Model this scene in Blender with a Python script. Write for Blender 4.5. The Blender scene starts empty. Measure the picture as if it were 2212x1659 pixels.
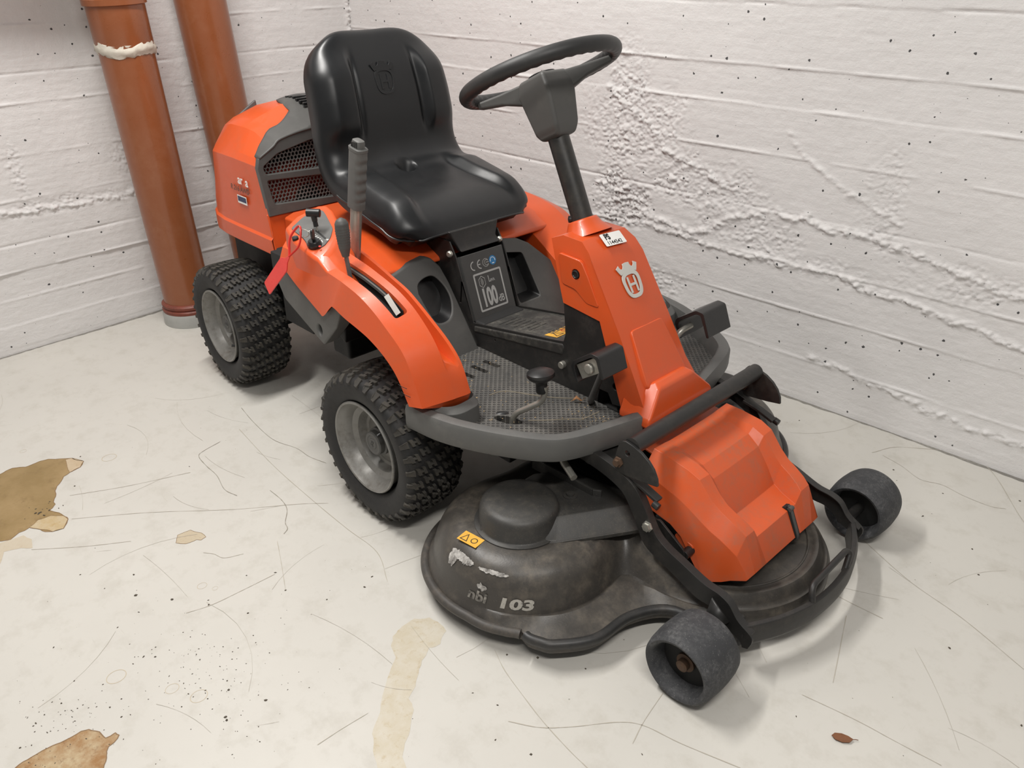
import bpy, bmesh, math, random
import numpy as np
from mathutils import Vector, Matrix
PI = math.pi
R = math.radians
scene = bpy.context.scene
C = bpy.context.collection
random.seed(7)

# ------------------------------------------------------------------ camera
cam_d = bpy.data.cameras.new('camera')
cam_d.sensor_width = 36.0
cam_d.lens = 1731.5 / 2212 * 36.0
cam_d.clip_start = 0.05
cam = bpy.data.objects.new('camera', cam_d)
C.objects.link(cam)
cam.location = (1.4166, -1.3563, 1.2525)
cam.rotation_euler = (R(90 - 28.3095), 0, R(135.7486 - 90))
scene.camera = cam

# ------------------------------------------------------------------ world, lamps, exposure
world = bpy.data.worlds.new('world')
scene.world = world
world.use_nodes = True
world.node_tree.nodes['Background'].inputs[0].default_value = (1.0, 0.975, 0.945, 1)
world.node_tree.nodes['Background'].inputs[1].default_value = 0.19
scene.view_settings.view_transform = 'Standard'
scene.view_settings.look = 'None'
scene.view_settings.exposure = 0.20
scene.view_settings.gamma = 1.0
scene.view_settings.use_curve_mapping = False

def area(name, loc, target, sx, sy, power, col):
    l = bpy.data.lights.new(name, 'AREA')
    l.shape = 'RECTANGLE'
    l.size = sx
    l.size_y = sy
    l.energy = power
    l.color = col
    o = bpy.data.objects.new(name, l)
    C.objects.link(o)
    o.location = loc
    o.rotation_euler = (Vector(target) - Vector(loc)).to_track_quat('-Z', 'Y').to_euler()
    return o

area('ceiling_lamp', (-0.55, -0.75, 2.55), (-0.1, -0.55, 0), 1.3, 0.14, 50, (1.0, 0.972, 0.935))
area('ceiling_lamp', (1.7, -1.3, 2.55), (1.4, -1.1, 0), 1.3, 0.14, 38, (1.0, 0.968, 0.925))

# ------------------------------------------------------------------ mesh helpers
class M:
    def __init__(s):
        s.v = []
        s.f = []
    def add(s, vs, fs):
        o = len(s.v)
        s.v += [tuple(map(float, p)) for p in vs]
        s.f += [tuple(i + o for i in f) for f in fs]
        return s
    def box(s, x0, x1, y0, y1, z0, z1):
        return s.add([(x, y, z) for z in (z0, z1) for x, y in ((x0, y0), (x1, y0), (x1, y1), (x0, y1))],
                     [(3, 2, 1, 0), (4, 5, 6, 7), (0, 1, 5, 4), (1, 2, 6, 5), (2, 3, 7, 6), (3, 0, 4, 7)])
    def prism(s, poly, plane, a, b):
        n = len(poly)
        def mk(p, h):
            if plane == 'xy': return (p[0], p[1], h)
            if plane == 'xz': return (p[0], h, p[1])
            return (h, p[0], p[1])
        vs = [mk(p, a) for p in poly] + [mk(p, b) for p in poly]
        fs = [tuple(range(n))[::-1], tuple(range(n, 2 * n))] + [(i, (i + 1) % n, n + (i + 1) % n, n + i) for i in range(n)]
        return s.add(vs, fs)
    def loft(s, rings, closed=True, caps=True):
        n = len(rings[0]); m = len(rings)
        vs = [p for r in rings for p in r]
        fs = []
        for j in range(m - 1):
            for i in range(n if closed else n - 1):
                k = (i + 1) % n
                fs.append((j * n + i, j * n + k, (j + 1) * n + k, (j + 1) * n + i))
        if caps and closed:
            fs.append(tuple(range(n))[::-1])
            fs.append(tuple((m - 1) * n + i for i in range(n)))
        return s.add(vs, fs)
    def tube(s, pts, r, n=14, caps=True, squash=None):
        pts = [Vector(p) for p in pts]
        rs = r if isinstance(r, (list, tuple)) else [r] * len(pts)
        rings = []
        t0 = (pts[1] - pts[0]).normalized()
        up = Vector((0, 0, 1)) if abs(t0.z) < .9 else Vector((1, 0, 0))
        nn = t0.cross(up).normalized()
        for i, p in enumerate(pts):
            if i == 0: t = pts[1] - pts[0]
            elif i == len(pts) - 1: t = pts[-1] - pts[-2]
            else: t = (pts[i + 1] - p).normalized() + (p - pts[i - 1]).normalized()
            t.normalize()
            nn = (nn - t * nn.dot(t)).normalized()
            bb = t.cross(nn)
            q = squash or (1, 1)
            rings.append([p + (nn * math.cos(a) * q[0] + bb * math.sin(a) * q[1]) * rs[i] for a in [2 * PI * k / n for k in range(n)]])
        return s.loft(rings, True, caps)
    def lathe(s, prof, origin, axis, n=32, caps=True):
        o = Vector(origin); ax = Vector(axis).normalized()
        up = Vector((0, 0, 1)) if abs(ax.z) < .9 else Vector((1, 0, 0))
        e1 = ax.cross(up).normalized(); e2 = ax.cross(e1)
        rings = [[o + ax * h + (e1 * math.cos(2 * PI * k / n) + e2 * math.sin(2 * PI * k / n)) * max(r, 1e-5) for k in range(n)] for r, h in prof]
        return s.loft(rings, True, caps)
    def xf(s, mat):
        s.v = [tuple(mat @ Vector(p)) for p in s.v]
        return s

def bar_path(pts, w, h, up=(0, 0, 1)):
    """rings of a rectangular bar along pts: w across, h along up"""
    pts = [Vector(p) for p in pts]
    up = Vector(up)
    rings = []
    for i, p in enumerate(pts):
        t = (pts[min(i + 1, len(pts) - 1)] - pts[max(i - 1, 0)]).normalized()
        sd = t.cross(up).normalized()
        u2 = sd.cross(t).normalized()
        rings.append([p + sd * a * w / 2 + u2 * b * h / 2 for a, b in ((-1, -1), (1, -1), (1, 1), (-1, 1))])
    return rings

def cr(pts, n):
    """Catmull-Rom resample (chord spaced)"""
    P = [np.array(p, float) for p in pts]
    P = [2 * P[0] - P[1]] + P + [2 * P[-1] - P[-2]]
    out = []
    segs = len(P) - 3
    for k in range(n):
        s = k / (n - 1) * segs
        i = min(int(s), segs - 1); t = s - i
        a, b, c_, d = P[i:i + 4]
        out.append(.5 * ((2 * b) + (-a + c_) * t + (2 * a - 5 * b + 4 * c_ - d) * t * t + (-a + 3 * b - 3 * c_ + d) * t ** 3))
    return [tuple(p) for p in out]

def fillet(pts, r, n=5):
    """round the corners of an open 3-D polyline"""
    P = [Vector(p) for p in pts]
    out = [P[0]]
    for i in range(1, len(P) - 1):
        a = (P[i - 1] - P[i]); b = (P[i + 1] - P[i])
        ra = min(r, a.length * .45, b.length * .45)
        p0 = P[i] + a.normalized() * ra; p2 = P[i] + b.normalized() * ra
        for k in range(n + 1):
            t = k / n
            out.append(p0 * (1 - t) ** 2 + P[i] * 2 * t * (1 - t) + p2 * t * t)
    out.append(P[-1])
    return out

def rpoly(pts, r, n=4):
    """round the corners of a closed 2-D polygon"""
    out = []
    N = len(pts)
    for i in range(N):
        p = Vector(pts[i]); a = Vector(pts[i - 1]) - p; b = Vector(pts[(i + 1) % N]) - p
        ra = min(r, a.length * .45, b.length * .45)
        p0 = p + a.normalized() * ra; p2 = p + b.normalized() * ra
        for k in range(n + 1):
            t = k / n
            q = p0 * (1 - t) ** 2 + p * 2 * t * (1 - t) + p2 * t * t
            out.append((q.x, q.y))
    return out

def circ(cx, cy, r, n=24, sx=1, sy=1):
    return [(cx + r * sx * math.cos(2 * PI * i / n), cy + r * sy * math.sin(2 * PI * i / n)) for i in range(n)]

def obj(name, m, mat, parent=None, bevel=0, seg=2, angle=32, sub=0, smooth=True, cuts=None, label=None, fixn=True, bangle=None):
    me = bpy.data.meshes.new(name)
    me.from_pydata(m.v, [], m.f)
    if fixn:
        bm = bmesh.new(); bm.from_mesh(me)
        bmesh.ops.remove_doubles(bm, verts=bm.verts, dist=1e-6)
        bmesh.ops.recalc_face_normals(bm, faces=bm.faces)
        bm.to_mesh(me); bm.free()
    o = bpy.data.objects.new(name, me)
    C.objects.link(o)
    if cuts:
        tmp = []
        for cm in cuts:
            cme = bpy.data.meshes.new('cut'); cme.from_pydata(cm.v, [], cm.f)
            bm = bmesh.new(); bm.from_mesh(cme); bmesh.ops.recalc_face_normals(bm, faces=bm.faces); bm.to_mesh(cme); bm.free()
            co = bpy.data.objects.new('cut', cme); C.objects.link(co); tmp.append(co)
            md = o.modifiers.new('b', 'BOOLEAN'); md.operation = 'DIFFERENCE'; md.solver = 'EXACT'; md.object = co
        dg = bpy.context.evaluated_depsgraph_get()
        dg.update()
        nme = bpy.data.meshes.new_from_object(o.evaluated_get(dg))
        o.modifiers.clear()
        o.data = nme; nme.name = name
        bpy.data.meshes.remove(me); me = nme
        for co in tmp:
            d = co.data; bpy.data.objects.remove(co); bpy.data.meshes.remove(d)
    if mat is not None:
        me.materials.clear(); me.materials.append(mat)
    if smooth:
        me.polygons.foreach_set('use_smooth', [True] * len(me.polygons))
        if not bevel:
            me.set_sharp_from_angle(angle=R(angle))
    if bevel:
        b = o.modifiers.new('bevel', 'BEVEL')
        b.width = bevel; b.segments = seg; b.limit_method = 'ANGLE'; b.angle_limit = R(bangle or angle)
        b.harden_normals = smooth
    if sub:
        s = o.modifiers.new('sub', 'SUBSURF'); s.levels = sub; s.render_levels = sub
    if parent is not None:
        o.parent = parent
    if label:
        o['label'] = label
    return o

def tag(o, label, cat, group=None):
    o['label'] = label; o['category'] = cat
    if group: o['group'] = group
    return o

def empty(name, loc=(0, 0, 0)):
    o = bpy.data.objects.new(name, None); C.objects.link(o); o.location = loc
    o.empty_display_size = .1
    return o

def text(name, s, size, mat, mtx, parent, extrude=.0002, bold=0.0, sx=1.0, shear=0.0, align='CENTER', cut=None):
    cu = bpy.data.curves.new(name, 'FONT')
    cu.body = s; cu.size = size; cu.extrude = extrude; cu.offset = bold; cu.shear = shear
    cu.align_x = align; cu.align_y = 'CENTER'; cu.resolution_u = 3
    t = bpy.data.objects.new(name, cu); C.objects.link(t)
    dg = bpy.context.evaluated_depsgraph_get(); dg.update()
    me = bpy.data.meshes.new_from_object(t.evaluated_get(dg))
    bpy.data.objects.remove(t); bpy.data.curves.remove(cu)
    me.transform(Matrix.Diagonal((sx, 1, 1, 1)))
    me.transform(mtx)
    me.name = name
    o = bpy.data.objects.new(name, me); C.objects.link(o)
    me.materials.clear(); me.materials.append(mat)
    o.parent = parent
    return o

def frame(o, xdir, zdir):
    """matrix with local x along xdir, local z (normal) along zdir, origin o"""
    z = Vector(zdir).normalized(); x = Vector(xdir); x = (x - z * x.dot(z)).normalized(); y = z.cross(x)
    return Matrix(((x.x, y.x, z.x, o[0]), (x.y, y.y, z.y, o[1]), (x.z, y.z, z.z, o[2]), (0, 0, 0, 1)))

# ------------------------------------------------------------------ materials
def mat_new(name):
    m = bpy.data.materials.new(name); m.use_nodes = True
    nt = m.node_tree
    return m, nt, nt.nodes['Principled BSDF']

def N(nt, typ, **kw):
    n = nt.nodes.new(typ)
    for k, v in kw.items():
        if k.startswith('i_'):
            key = k[2:]
            n.inputs[int(key) if key.isdigit() else key.replace('_', ' ')].default_value = v
        else:
            setattr(n, k, v)
    return n

def mixc(nt, fac, a, b):
    n = nt.nodes.new('ShaderNodeMix'); n.data_type = 'RGBA'
    for sock, val in ((n.inputs[0], fac), (n.inputs[6], a), (n.inputs[7], b)):
        if hasattr(val, 'links') or isinstance(val, bpy.types.NodeSocket): nt.links.new(val, sock)
        elif isinstance(val, (tuple, list)): sock.default_value = (*val[:3], 1)
        else: sock.default_value = val
    return n.outputs[2]

def ramp(nt, src, p0, p1, a=0.0, b=1.0):
    n = nt.nodes.new('ShaderNodeMapRange')
    n.inputs[1].default_value = p0; n.inputs[2].default_value = p1; n.inputs[3].default_value = a; n.inputs[4].default_value = b
    nt.links.new(src, n.inputs[0])
    return n.outputs[0]

def math_n(nt, op, a, b=None):
    n = nt.nodes.new('ShaderNodeMath'); n.operation = op
    for sock, val in ((n.inputs[0], a), (n.inputs[1], b)):
        if val is None: continue
        if isinstance(val, bpy.types.NodeSocket): nt.links.new(val, sock)
        else: sock.default_value = val
    return n.outputs[0]

def coords(nt):
    return nt.nodes.new('ShaderNodeTexCoord').outputs['Object']

def noise(nt, co, scale, detail=4, rough=.6, dim='3D'):
    n = nt.nodes.new('ShaderNodeTexNoise'); n.inputs['Scale'].default_value = scale
    n.inputs['Detail'].default_value = detail; n.inputs['Roughness'].default_value = rough
    nt.links.new(co, n.inputs['Vector'])
    return n.outputs['Fac']

def bump(nt, bsdf, h, strength, dist):
    b = nt.nodes.new('ShaderNodeBump'); b.inputs['Strength'].default_value = strength; b.inputs['Distance'].default_value = dist
    nt.links.new(h, b.inputs['Height']); nt.links.new(b.outputs[0], bsdf.inputs['Normal'])

def surf(name, col, rough, metal=0, dirt=None, dirt_amt=.35, dirt_scale=9, grain=0, grain_scale=900, rough_var=.08, spec=.5, coat=0, speck=None):
    """worn surface: base colour, cloudy dirt and fine grain relief"""
    m, nt, b = mat_new(name)
    b.inputs['Metallic'].default_value = metal
    b.inputs['Specular IOR Level'].default_value = spec
    b.inputs['Coat Weight'].default_value = coat
    co = coords(nt)
    n1 = noise(nt, co, dirt_scale, 6, .65)
    colr = col
    if dirt:
        n2 = noise(nt, co, dirt_scale * 6, 5, .7)
        fac = math_n(nt, 'MULTIPLY', ramp(nt, n1, .42, .72), ramp(nt, n2, .35, .65))
        fac = math_n(nt, 'MULTIPLY', fac, dirt_amt)
        colr = mixc(nt, fac, col, dirt)
    if speck:
        n3 = noise(nt, co, 420, 2, .5)
        colr = mixc(nt, ramp(nt, n3, .66, .74, 0, .7), colr, speck)
    if isinstance(colr, tuple): b.inputs['Base Color'].default_value = (*colr, 1)
    else: nt.links.new(colr, b.inputs['Base Color'])
    nt.links.new(ramp(nt, n1, .3, .7, max(0, rough - rough_var), min(1, rough + rough_var)), b.inputs['Roughness'])
    if grain:
        bump(nt, b, noise(nt, co, grain_scale, 2, .5), grain, .001)
    return m

ORANGE = surf('orange_plastic', (.625, .083, .0150), .36, dirt=(.33, .12, .06), dirt_amt=.28, dirt_scale=7, grain=.05, grain_scale=500, coat=.12)
ORANGE_DUSTY = surf('orange_plastic_dusty', (.60, .092, .021), .44, dirt=(.26, .14, .09), dirt_amt=.75, dirt_scale=11, grain=.08, grain_scale=420)
GREY = surf('grey_plastic', (.068, .067, .064), .52, dirt=(.14, .135, .12), dirt_amt=.35, dirt_scale=8, grain=.12, grain_scale=800)
GREY_LIGHT = surf('grey_plastic_worn', (.10, .10, .096), .55, dirt=(.2, .19, .17), dirt_amt=.35, dirt_scale=9, grain=.1, grain_scale=700)
BLACKSTEEL = surf('black_painted_steel', (.016, .0155, .015), .45, dirt=(.07, .06, .05), dirt_amt=.5, dirt_scale=14, grain=.06)
BLACKPL = surf('black_plastic', (.012, .012, .0125), .36, grain=.05, dirt=(.05, .05, .045), dirt_amt=.3)
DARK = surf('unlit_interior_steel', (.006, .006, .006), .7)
VINYL = surf('black_vinyl', (.0085, .0092, .0102), .37, dirt=(.02, .02, .02), dirt_amt=.4, dirt_scale=5, grain=.035, grain_scale=1400, spec=.42)
WHEELRUB = surf('steering_rubber', (.022, .022, .022), .5, dirt=(.05, .05, .047), dirt_amt=.4, grain=.05)
TYRE = surf('tyre_rubber', (.011, .011, .0115), .68, dirt=(.045, .04, .034), dirt_amt=.6, dirt_scale=13, grain=.2, grain_scale=300)
TREAD = surf('tread_block_rubber', (.042, .039, .034), .8, dirt=(.11, .095, .072), dirt_amt=.75, dirt_scale=20, grain=.2, grain_scale=500)
RIMST = surf('silver_rim_paint', (.215, .21, .196), .40, metal=.2, dirt=(.085, .07, .052), dirt_amt=1.0, dirt_scale=15, grain=.08, grain_scale=300)
HUBGREY = surf('hub_cap_plastic', (.085, .085, .082), .5, dirt=(.15, .14, .12))
ZINC = surf('zinc_plated_steel', (.42, .41, .37), .4, metal=.75, dirt=(.2, .18, .14), dirt_amt=.7, dirt_scale=25)
RUST = surf('rusty_steel', (.09, .055, .035), .7, metal=.3, dirt=(.16, .08, .04), dirt_amt=.7, dirt_scale=40)
DECKM = surf("deck_black_paint", (.048, .0435, .0385), .42, dirt=(.16, .135, .105), dirt_amt=1.0, dirt_scale=7, grain=.15, grain_scale=260, rough_var=.16, speck=(.11, .10, .085))
DOME = surf('pulley_cover_plastic', (.036, .035, .033), .5, dirt=(.10, .088, .07), dirt_amt=.6, dirt_scale=11, grain=.12, grain_scale=400, speck=(.13, .12, .1))
ROLLER = surf('roller_rubber', (.033, .034, .037), .72, dirt=(.15, .15, .15), dirt_amt=.8, dirt_scale=26, grain=.35, grain_scale=240, speck=(.22, .22, .21))
PRINT = surf('grey_print', (.36, .36, .35), .6)
SILVER = surf('silver_print', (.60, .59, .55), .42, metal=.15, dirt=(.3, .28, .24), dirt_amt=.4)
WHITE = surf('white_label', (.80, .79, .76), .5)
INK = surf('black_ink', (.008, .008, .008), .6)
DKPRINT = surf('dark_print', (.11, .05, .035), .6)
BLUE = surf('blue_print', (.02, .16, .36), .5)
NAVY = surf('navy_label', (.018, .028, .085), .5)
YELLOW = surf('yellow_label', (.78, .42, .05), .5, dirt=(.25, .15, .05), dirt_amt=.5, dirt_scale=60)
REDP = surf('red_plastic_tag', (.72, .045, .035), .32, dirt=(.2, .03, .03), dirt_amt=.3, dirt_scale=30)
REDENG = surf('red_engine_cover', (.32, .03, .015), .6)
PIPE = surf('orange_pvc_pipe', (.25, .078, .028), .30, dirt=(.33, .15, .08), dirt_amt=.45, dirt_scale=5, coat=.2)
SEAL = surf('white_sealant', (.62, .58, .50), .7, dirt=(.4, .35, .27), dirt_amt=.6, dirt_scale=40, grain=.4, grain_scale=120)
PIPERING = surf('red_brown_gasket', (.20, .045, .025), .5, dirt=(.03, .02, .02), dirt_amt=.8, dirt_scale=25)
FOOTCONC = surf('grey_floor_paint', (.38, .38, .36), .5, dirt=(.25, .25, .23), dirt_amt=.5)
LEAF = surf('dry_leaf', (.19, .075, .03), .7, dirt=(.08, .035, .02), dirt_amt=.8, dirt_scale=60)
CHAFF = surf('straw_chaff', (.42, .30, .16), .8)

# ------------------------------------------------------------------ the room
def vnoise(x, y, seed):
    """smooth value noise on arrays"""
    rs = np.random.RandomState(seed)
    tab = rs.rand(256, 256)
    xi = np.floor(x).astype(int); yi = np.floor(y).astype(int)
    fx = x - xi; fy = y - yi
    fx = fx * fx * (3 - 2 * fx); fy = fy * fy * (3 - 2 * fy)
    a = tab[xi % 256, yi % 256]; b = tab[(xi + 1) % 256, yi % 256]
    c_ = tab[xi % 256, (yi + 1) % 256]; d = tab[(xi + 1) % 256, (yi + 1) % 256]
    return (a * (1 - fx) + b * fx) * (1 - fy) + (c_ * (1 - fx) + d * fx) * fy
def fbm(x, y, seed, octs=4, gain=.55):
    s = 0; a = 1.0; t = 0
    for i in range(octs):
        s = s + a * vnoise(x * 2 ** i, y * 2 ** i, seed + i); t += a; a *= gain
    return s / t

def wall_material(name, col):
    m, nt, b = mat_new(name)
    co = coords(nt)
    b.inputs['Roughness'].default_value = .62
    b.inputs['Specular IOR Level'].default_value = .3
    mp = N(nt, 'ShaderNodeMapping'); mp.inputs['Scale'].default_value = (1, 1, 7); nt.links.new(co, mp.inputs[0])
    grain = noise(nt, mp.outputs[0], 22, 5, .65)
    fine = noise(nt, co, 150, 5, .75)
    big = noise(nt, co, 3, 4, .6)
    base = mixc(nt, ramp(nt, big, .3, .75), col, tuple(c * .93 for c in col))
    vo = N(nt, 'ShaderNodeTexVoronoi'); vo.voronoi_dimensions = '2D'; vo.inputs['Scale'].default_value = 19
    sx = N(nt, 'ShaderNodeSeparateXYZ'); nt.links.new(co, sx.inputs[0])
    cb = N(nt, 'ShaderNodeCombineXYZ'); nt.links.new(math_n(nt, 'ADD', sx.outputs[0], sx.outputs[1]), cb.inputs[0]); nt.links.new(sx.outputs[2], cb.inputs[1])
    nt.links.new(cb.outputs[0], vo.inputs['Vector'])
    sep = N(nt, 'ShaderNodeSeparateColor'); nt.links.new(vo.outputs['Color'], sep.inputs[0])
    rad = ramp(nt, sep.outputs[0], .70, 1.0, 0.0, .075)
    wob = math_n(nt, 'ADD', vo.outputs['Distance'], ramp(nt, noise(nt, co, 160, 2, .5), .3, .7, -.03, .03))
    pit = math_n(nt, 'LESS_THAN', wob, rad)
    base = mixc(nt, math_n(nt, 'MULTIPLY', pit, .93), base, (.03, .03, .032))
    nt.links.new(base, b.inputs['Base Color'])
    h = math_n(nt, 'ADD', math_n(nt, 'MULTIPLY', grain, .4), math_n(nt, 'MULTIPLY', fine, .8))
    h = math_n(nt, 'SUBTRACT', h, math_n(nt, 'MULTIPLY', pit, 1.5))
    bump(nt, b, h, .5, .0035)
    return m

WALLM = wall_material('white_painted_board_concrete', (.745, .73, .72))

def seg_dist(U, Z, pts):
    d = np.full(U.shape, 9.0)
    for (a, b), (c_, e) in zip(pts[:-1], pts[1:]):
        t = np.clip(((U - a) * (c_ - a) + (Z - b) * (e - b)) / ((c_ - a) ** 2 + (e - b) ** 2), 0, 1)
        d = np.minimum(d, np.hypot(U - a - t * (c_ - a), Z - b - t * (e - b)))
    return d

def build_wall(name, origin, direction, normal, ulen, ufine, seams, rough_zones, ledges, seed, holes=()):
    us = np.concatenate([np.arange(0, ufine, .0042), np.linspace(ufine, ulen, 14)])
    zs = np.concatenate([np.arange(0, 1.27, .0036), np.linspace(1.29, 2.6, 10)])
    U, Z = np.meshgrid(us, zs)
    rs = np.random.RandomState(seed)
    H = (fbm(U * 5, Z * 5, seed, 3) - .5) * .004
    H += (fbm(U * 9, Z * 90, seed + 20, 4) - .5) * .0013          # saw marks along the boards
    H += (fbm(U * 60, Z * 60, seed + 33, 3) - .5) * .0016
    edges = [0] + list(seams) + [9]
    wav = (fbm(U * 3, Z * 0, seed + 5, 2) - .5) * .006
    for i in range(len(edges) - 1):
        H += np.where((Z + wav >= edges[i]) & (Z + wav < edges[i + 1]), rs.uniform(-.0018, .0018), 0)
    for i, s in enumerate(seams):
        d = np.abs(Z + wav - s)
        amp = np.clip(fbm(U * 7, Z * 0 + i, seed + 40 + i, 3) * 2.2 - .6, 0, 1.2)
        sgn = -1 if i % 4 == 3 else 1
        H += sgn * amp * (.0036 + .003 * fbm(U * 80, Z * 80, seed + 3, 2)) * np.exp(-(d / .0034) ** 2)
    for (cu, cz, ru, rz, amp) in rough_zones:                     # honeycombed, badly compacted spots
        q = ((U - cu) / ru) ** 2 + ((Z - cz) / rz) ** 2
        mask = np.clip(1.25 - q + (fbm(U * 14, Z * 14, seed + 60, 3) - .5) * 1.6, 0, 1)
        cl = fbm(U * 62, Z * 62, seed + 70, 3, .75)
        H += mask * (np.abs(cl - .5) * 4.2 - .75) * amp
    for pts, amp, w in ledges:
        d = seg_dist(U, Z + (fbm(U * 16, Z * 16, seed + 81, 3) - .5) * .035, pts)
        H += amp * np.exp(-(d / (w * .75)) ** 2) * (fbm(U * 75, Z * 75, seed + 90, 3, .75) * 3.2 - .9)
    H = np.where(Z < .02, H * .4, H)
    P = np.array(origin)[None, None, :] + U[..., None] * np.array(direction) + Z[..., None] * np.array((0, 0, 1.0)) + H[..., None] * np.array(normal)
    nz, nu = U.shape
    idx = np.arange(nz * nu).reshape(nz, nu)
    F = np.stack([idx[:-1, :-1], idx[:-1, 1:], idx[1:, 1:], idx[1:, :-1]], -1).reshape(-1, 4)
    me = bpy.data.meshes.new(name)
    me.vertices.add(nz * nu); me.vertices.foreach_set('co', P.reshape(-1))
    me.loops.add(F.size); me.loops.foreach_set('vertex_index', F.reshape(-1))
    me.polygons.add(len(F)); me.polygons.foreach_set('loop_start', np.arange(0, F.size, 4)); me.polygons.foreach_set('loop_total', np.full(len(F), 4))
    me.update(); me.validate()
    me.polygons.foreach_set('use_smooth', np.ones(len(F), bool))
    me.materials.append(WALLM)
    o = bpy.data.objects.new(name, me); C.objects.link(o)
    o['kind'] = 'structure'
    return o

KX, KY = -1.733, .75
ar = R(2.5); al = R(3.5)
build_wall('wall_right', (KX, KY, 0), (math.cos(ar), math.sin(ar), 0), (math.sin(ar), -math.cos(ar), 0), 6.0, 3.3,
           [.14, .29, .43, .575, .735, .866, .971, 1.13],
           [(1.50, .74, .24, .16, .007), (1.45, .50, .13, .09, .013), (1.80, .60, .20, .10, .006), (1.95, .49, .2, .06, .005),
            (2.32, .66, .07, .15, .004), (2.55, .50, .26, .05, .004), (2.3, .44, .4, .035, .003), (1.62, .25, .12, .06, .005), (1.47, .93, .1, .1, .004)],
           [([(1.50, .47), (1.75, .45), (1.98, .57), (2.10, .57), (2.32, .55), (2.72, .49), (3.2, .46)], .007, .014),
            ([(1.55, .44), (1.9, .42), (2.25, .425), (2.75, .36), (3.2, .33)], .007, .012),
            ([(1.38, .86), (1.5, .80), (1.62, .70), (1.86, .62)], .006, .012),
            ([(2.02, .80), (2.12, .72), (2.22, .66), (2.38, .60)], .004, .010),
            ([(2.2, .16), (2.6, .10), (3.0, .09)], .006, .012)], 11)
build_wall('wall_left', (KX, KY, 0), (math.sin(al), -math.cos(al), 0), (math.cos(al), math.sin(al), 0), 5.0, 2.3,
           [.10, .19, .284, .376, .52, .66, .82, .91, 1.05, 1.16],
           [(1.25, .48, .28, .03, .005), (1.06, .60, .05, .10, .004), (1.42, .62, .03, .12, .004), (.5, .5, .14, .1, .003)],
           [([(1.0, .465), (1.25, .47), (1.5, .485)], .006, .012), ([(0.0, 0), (.012, .5), (.0, 1.2)], .01, .02)], 29)

# floor: worn glossy paint on a slab
def floor_material():
    m, nt, b = mat_new('worn_floor_paint')
    co = coords(nt)
    n1 = noise(nt, co, 1.6, 5, .6); n2 = noise(nt, co, 14, 6, .7); n3 = noise(nt, co, 240, 3, .6)
    col = mixc(nt, ramp(nt, n1, .35, .68), (.585, .567, .522), (.548, .53, .488))
    col = mixc(nt, math_n(nt, 'MULTIPLY', ramp(nt, n2, .50, .70), .40), col, (.42, .395, .34))
    mp = N(nt, 'ShaderNodeMapping'); mp.inputs['Scale'].default_value = (5, 55, 1); mp.inputs['Rotation'].default_value = (0, 0, .5); nt.links.new(co, mp.inputs[0])
    sc = noise(nt, mp.outputs[0], 2.0, 3, .6)
    mp2 = N(nt, 'ShaderNodeMapping'); mp2.inputs['Scale'].default_value = (60, 4, 1); mp2.inputs['Rotation'].default_value = (0, 0, -.35); nt.links.new(co, mp2.inputs[0])
    sc2 = noise(nt, mp2.outputs[0], 2.0, 3, .6)
    col = mixc(nt, ramp(nt, sc, .70, .80, 0, .30), col, (.40, .36, .30))
    col = mixc(nt, ramp(nt, sc2, .70, .80, 0, .25), col, (.42, .38, .32))
    vo = N(nt, 'ShaderNodeTexVoronoi'); vo.inputs['Scale'].default_value = 26; nt.links.new(co, vo.inputs['Vector'])
    sep = N(nt, 'ShaderNodeSeparateColor'); nt.links.new(vo.outputs['Color'], sep.inputs[0])
    sp = math_n(nt, 'LESS_THAN', vo.outputs['Distance'], ramp(nt, sep.outputs[1], .80, 1.0, 0, .05))
    col = mixc(nt, math_n(nt, 'MULTIPLY', sp, .6), col, (.16, .14, .11))
    nt.links.new(col, b.inputs['Base Color'])
    nt.links.new(ramp(nt, n2, .3, .7, .36, .55), b.inputs['Roughness'])
    b.inputs['Specular IOR Level'].default_value = .35
    bump(nt, b, math_n(nt, 'ADD', n2, math_n(nt, 'MULTIPLY', n3, .25)), .12, .002)
    return m
m = M()
m.add([(KX - .3, -4, 0), (4.5, -4, 0), (4.5, 1.6, 0), (KX - .3, 1.6, 0)], [(0, 1, 2, 3)])
floor = obj('floor', m, floor_material(), smooth=False, fixn=False)
floor['kind'] = 'structure'

JOINT = surf('dirty_floor_joint', (.20, .19, .17), .8, dirt=(.42, .40, .36), dirt_amt=.9, dirt_scale=18)
for (dx, dy), (nx, ny), L in (((math.cos(ar), math.sin(ar)), (math.sin(ar), -math.cos(ar)), 6.0), ((math.sin(al), -math.cos(al)), (math.cos(al), math.sin(al)), 5.0)):
    m = M(); vs = []; rs = random.Random(9); n = 320
    for k in range(n):
        u = .02 + (L - .1) * k / (n - 1); w = .008 + rs.uniform(0, .005) + .004 * math.sin(u * 7)
        vs += [(KX + dx * u - nx * .012, KY + dy * u - ny * .012, .0006), (KX + dx * u + nx * w, KY + dy * u + ny * w, .0006)]
    m.add(vs, [(2 * k, 2 * k + 1, 2 * k + 3, 2 * k + 2) for k in range(n - 1)])
    obj('floor_joint', m, JOINT, floor, smooth=False, fixn=False)

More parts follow.
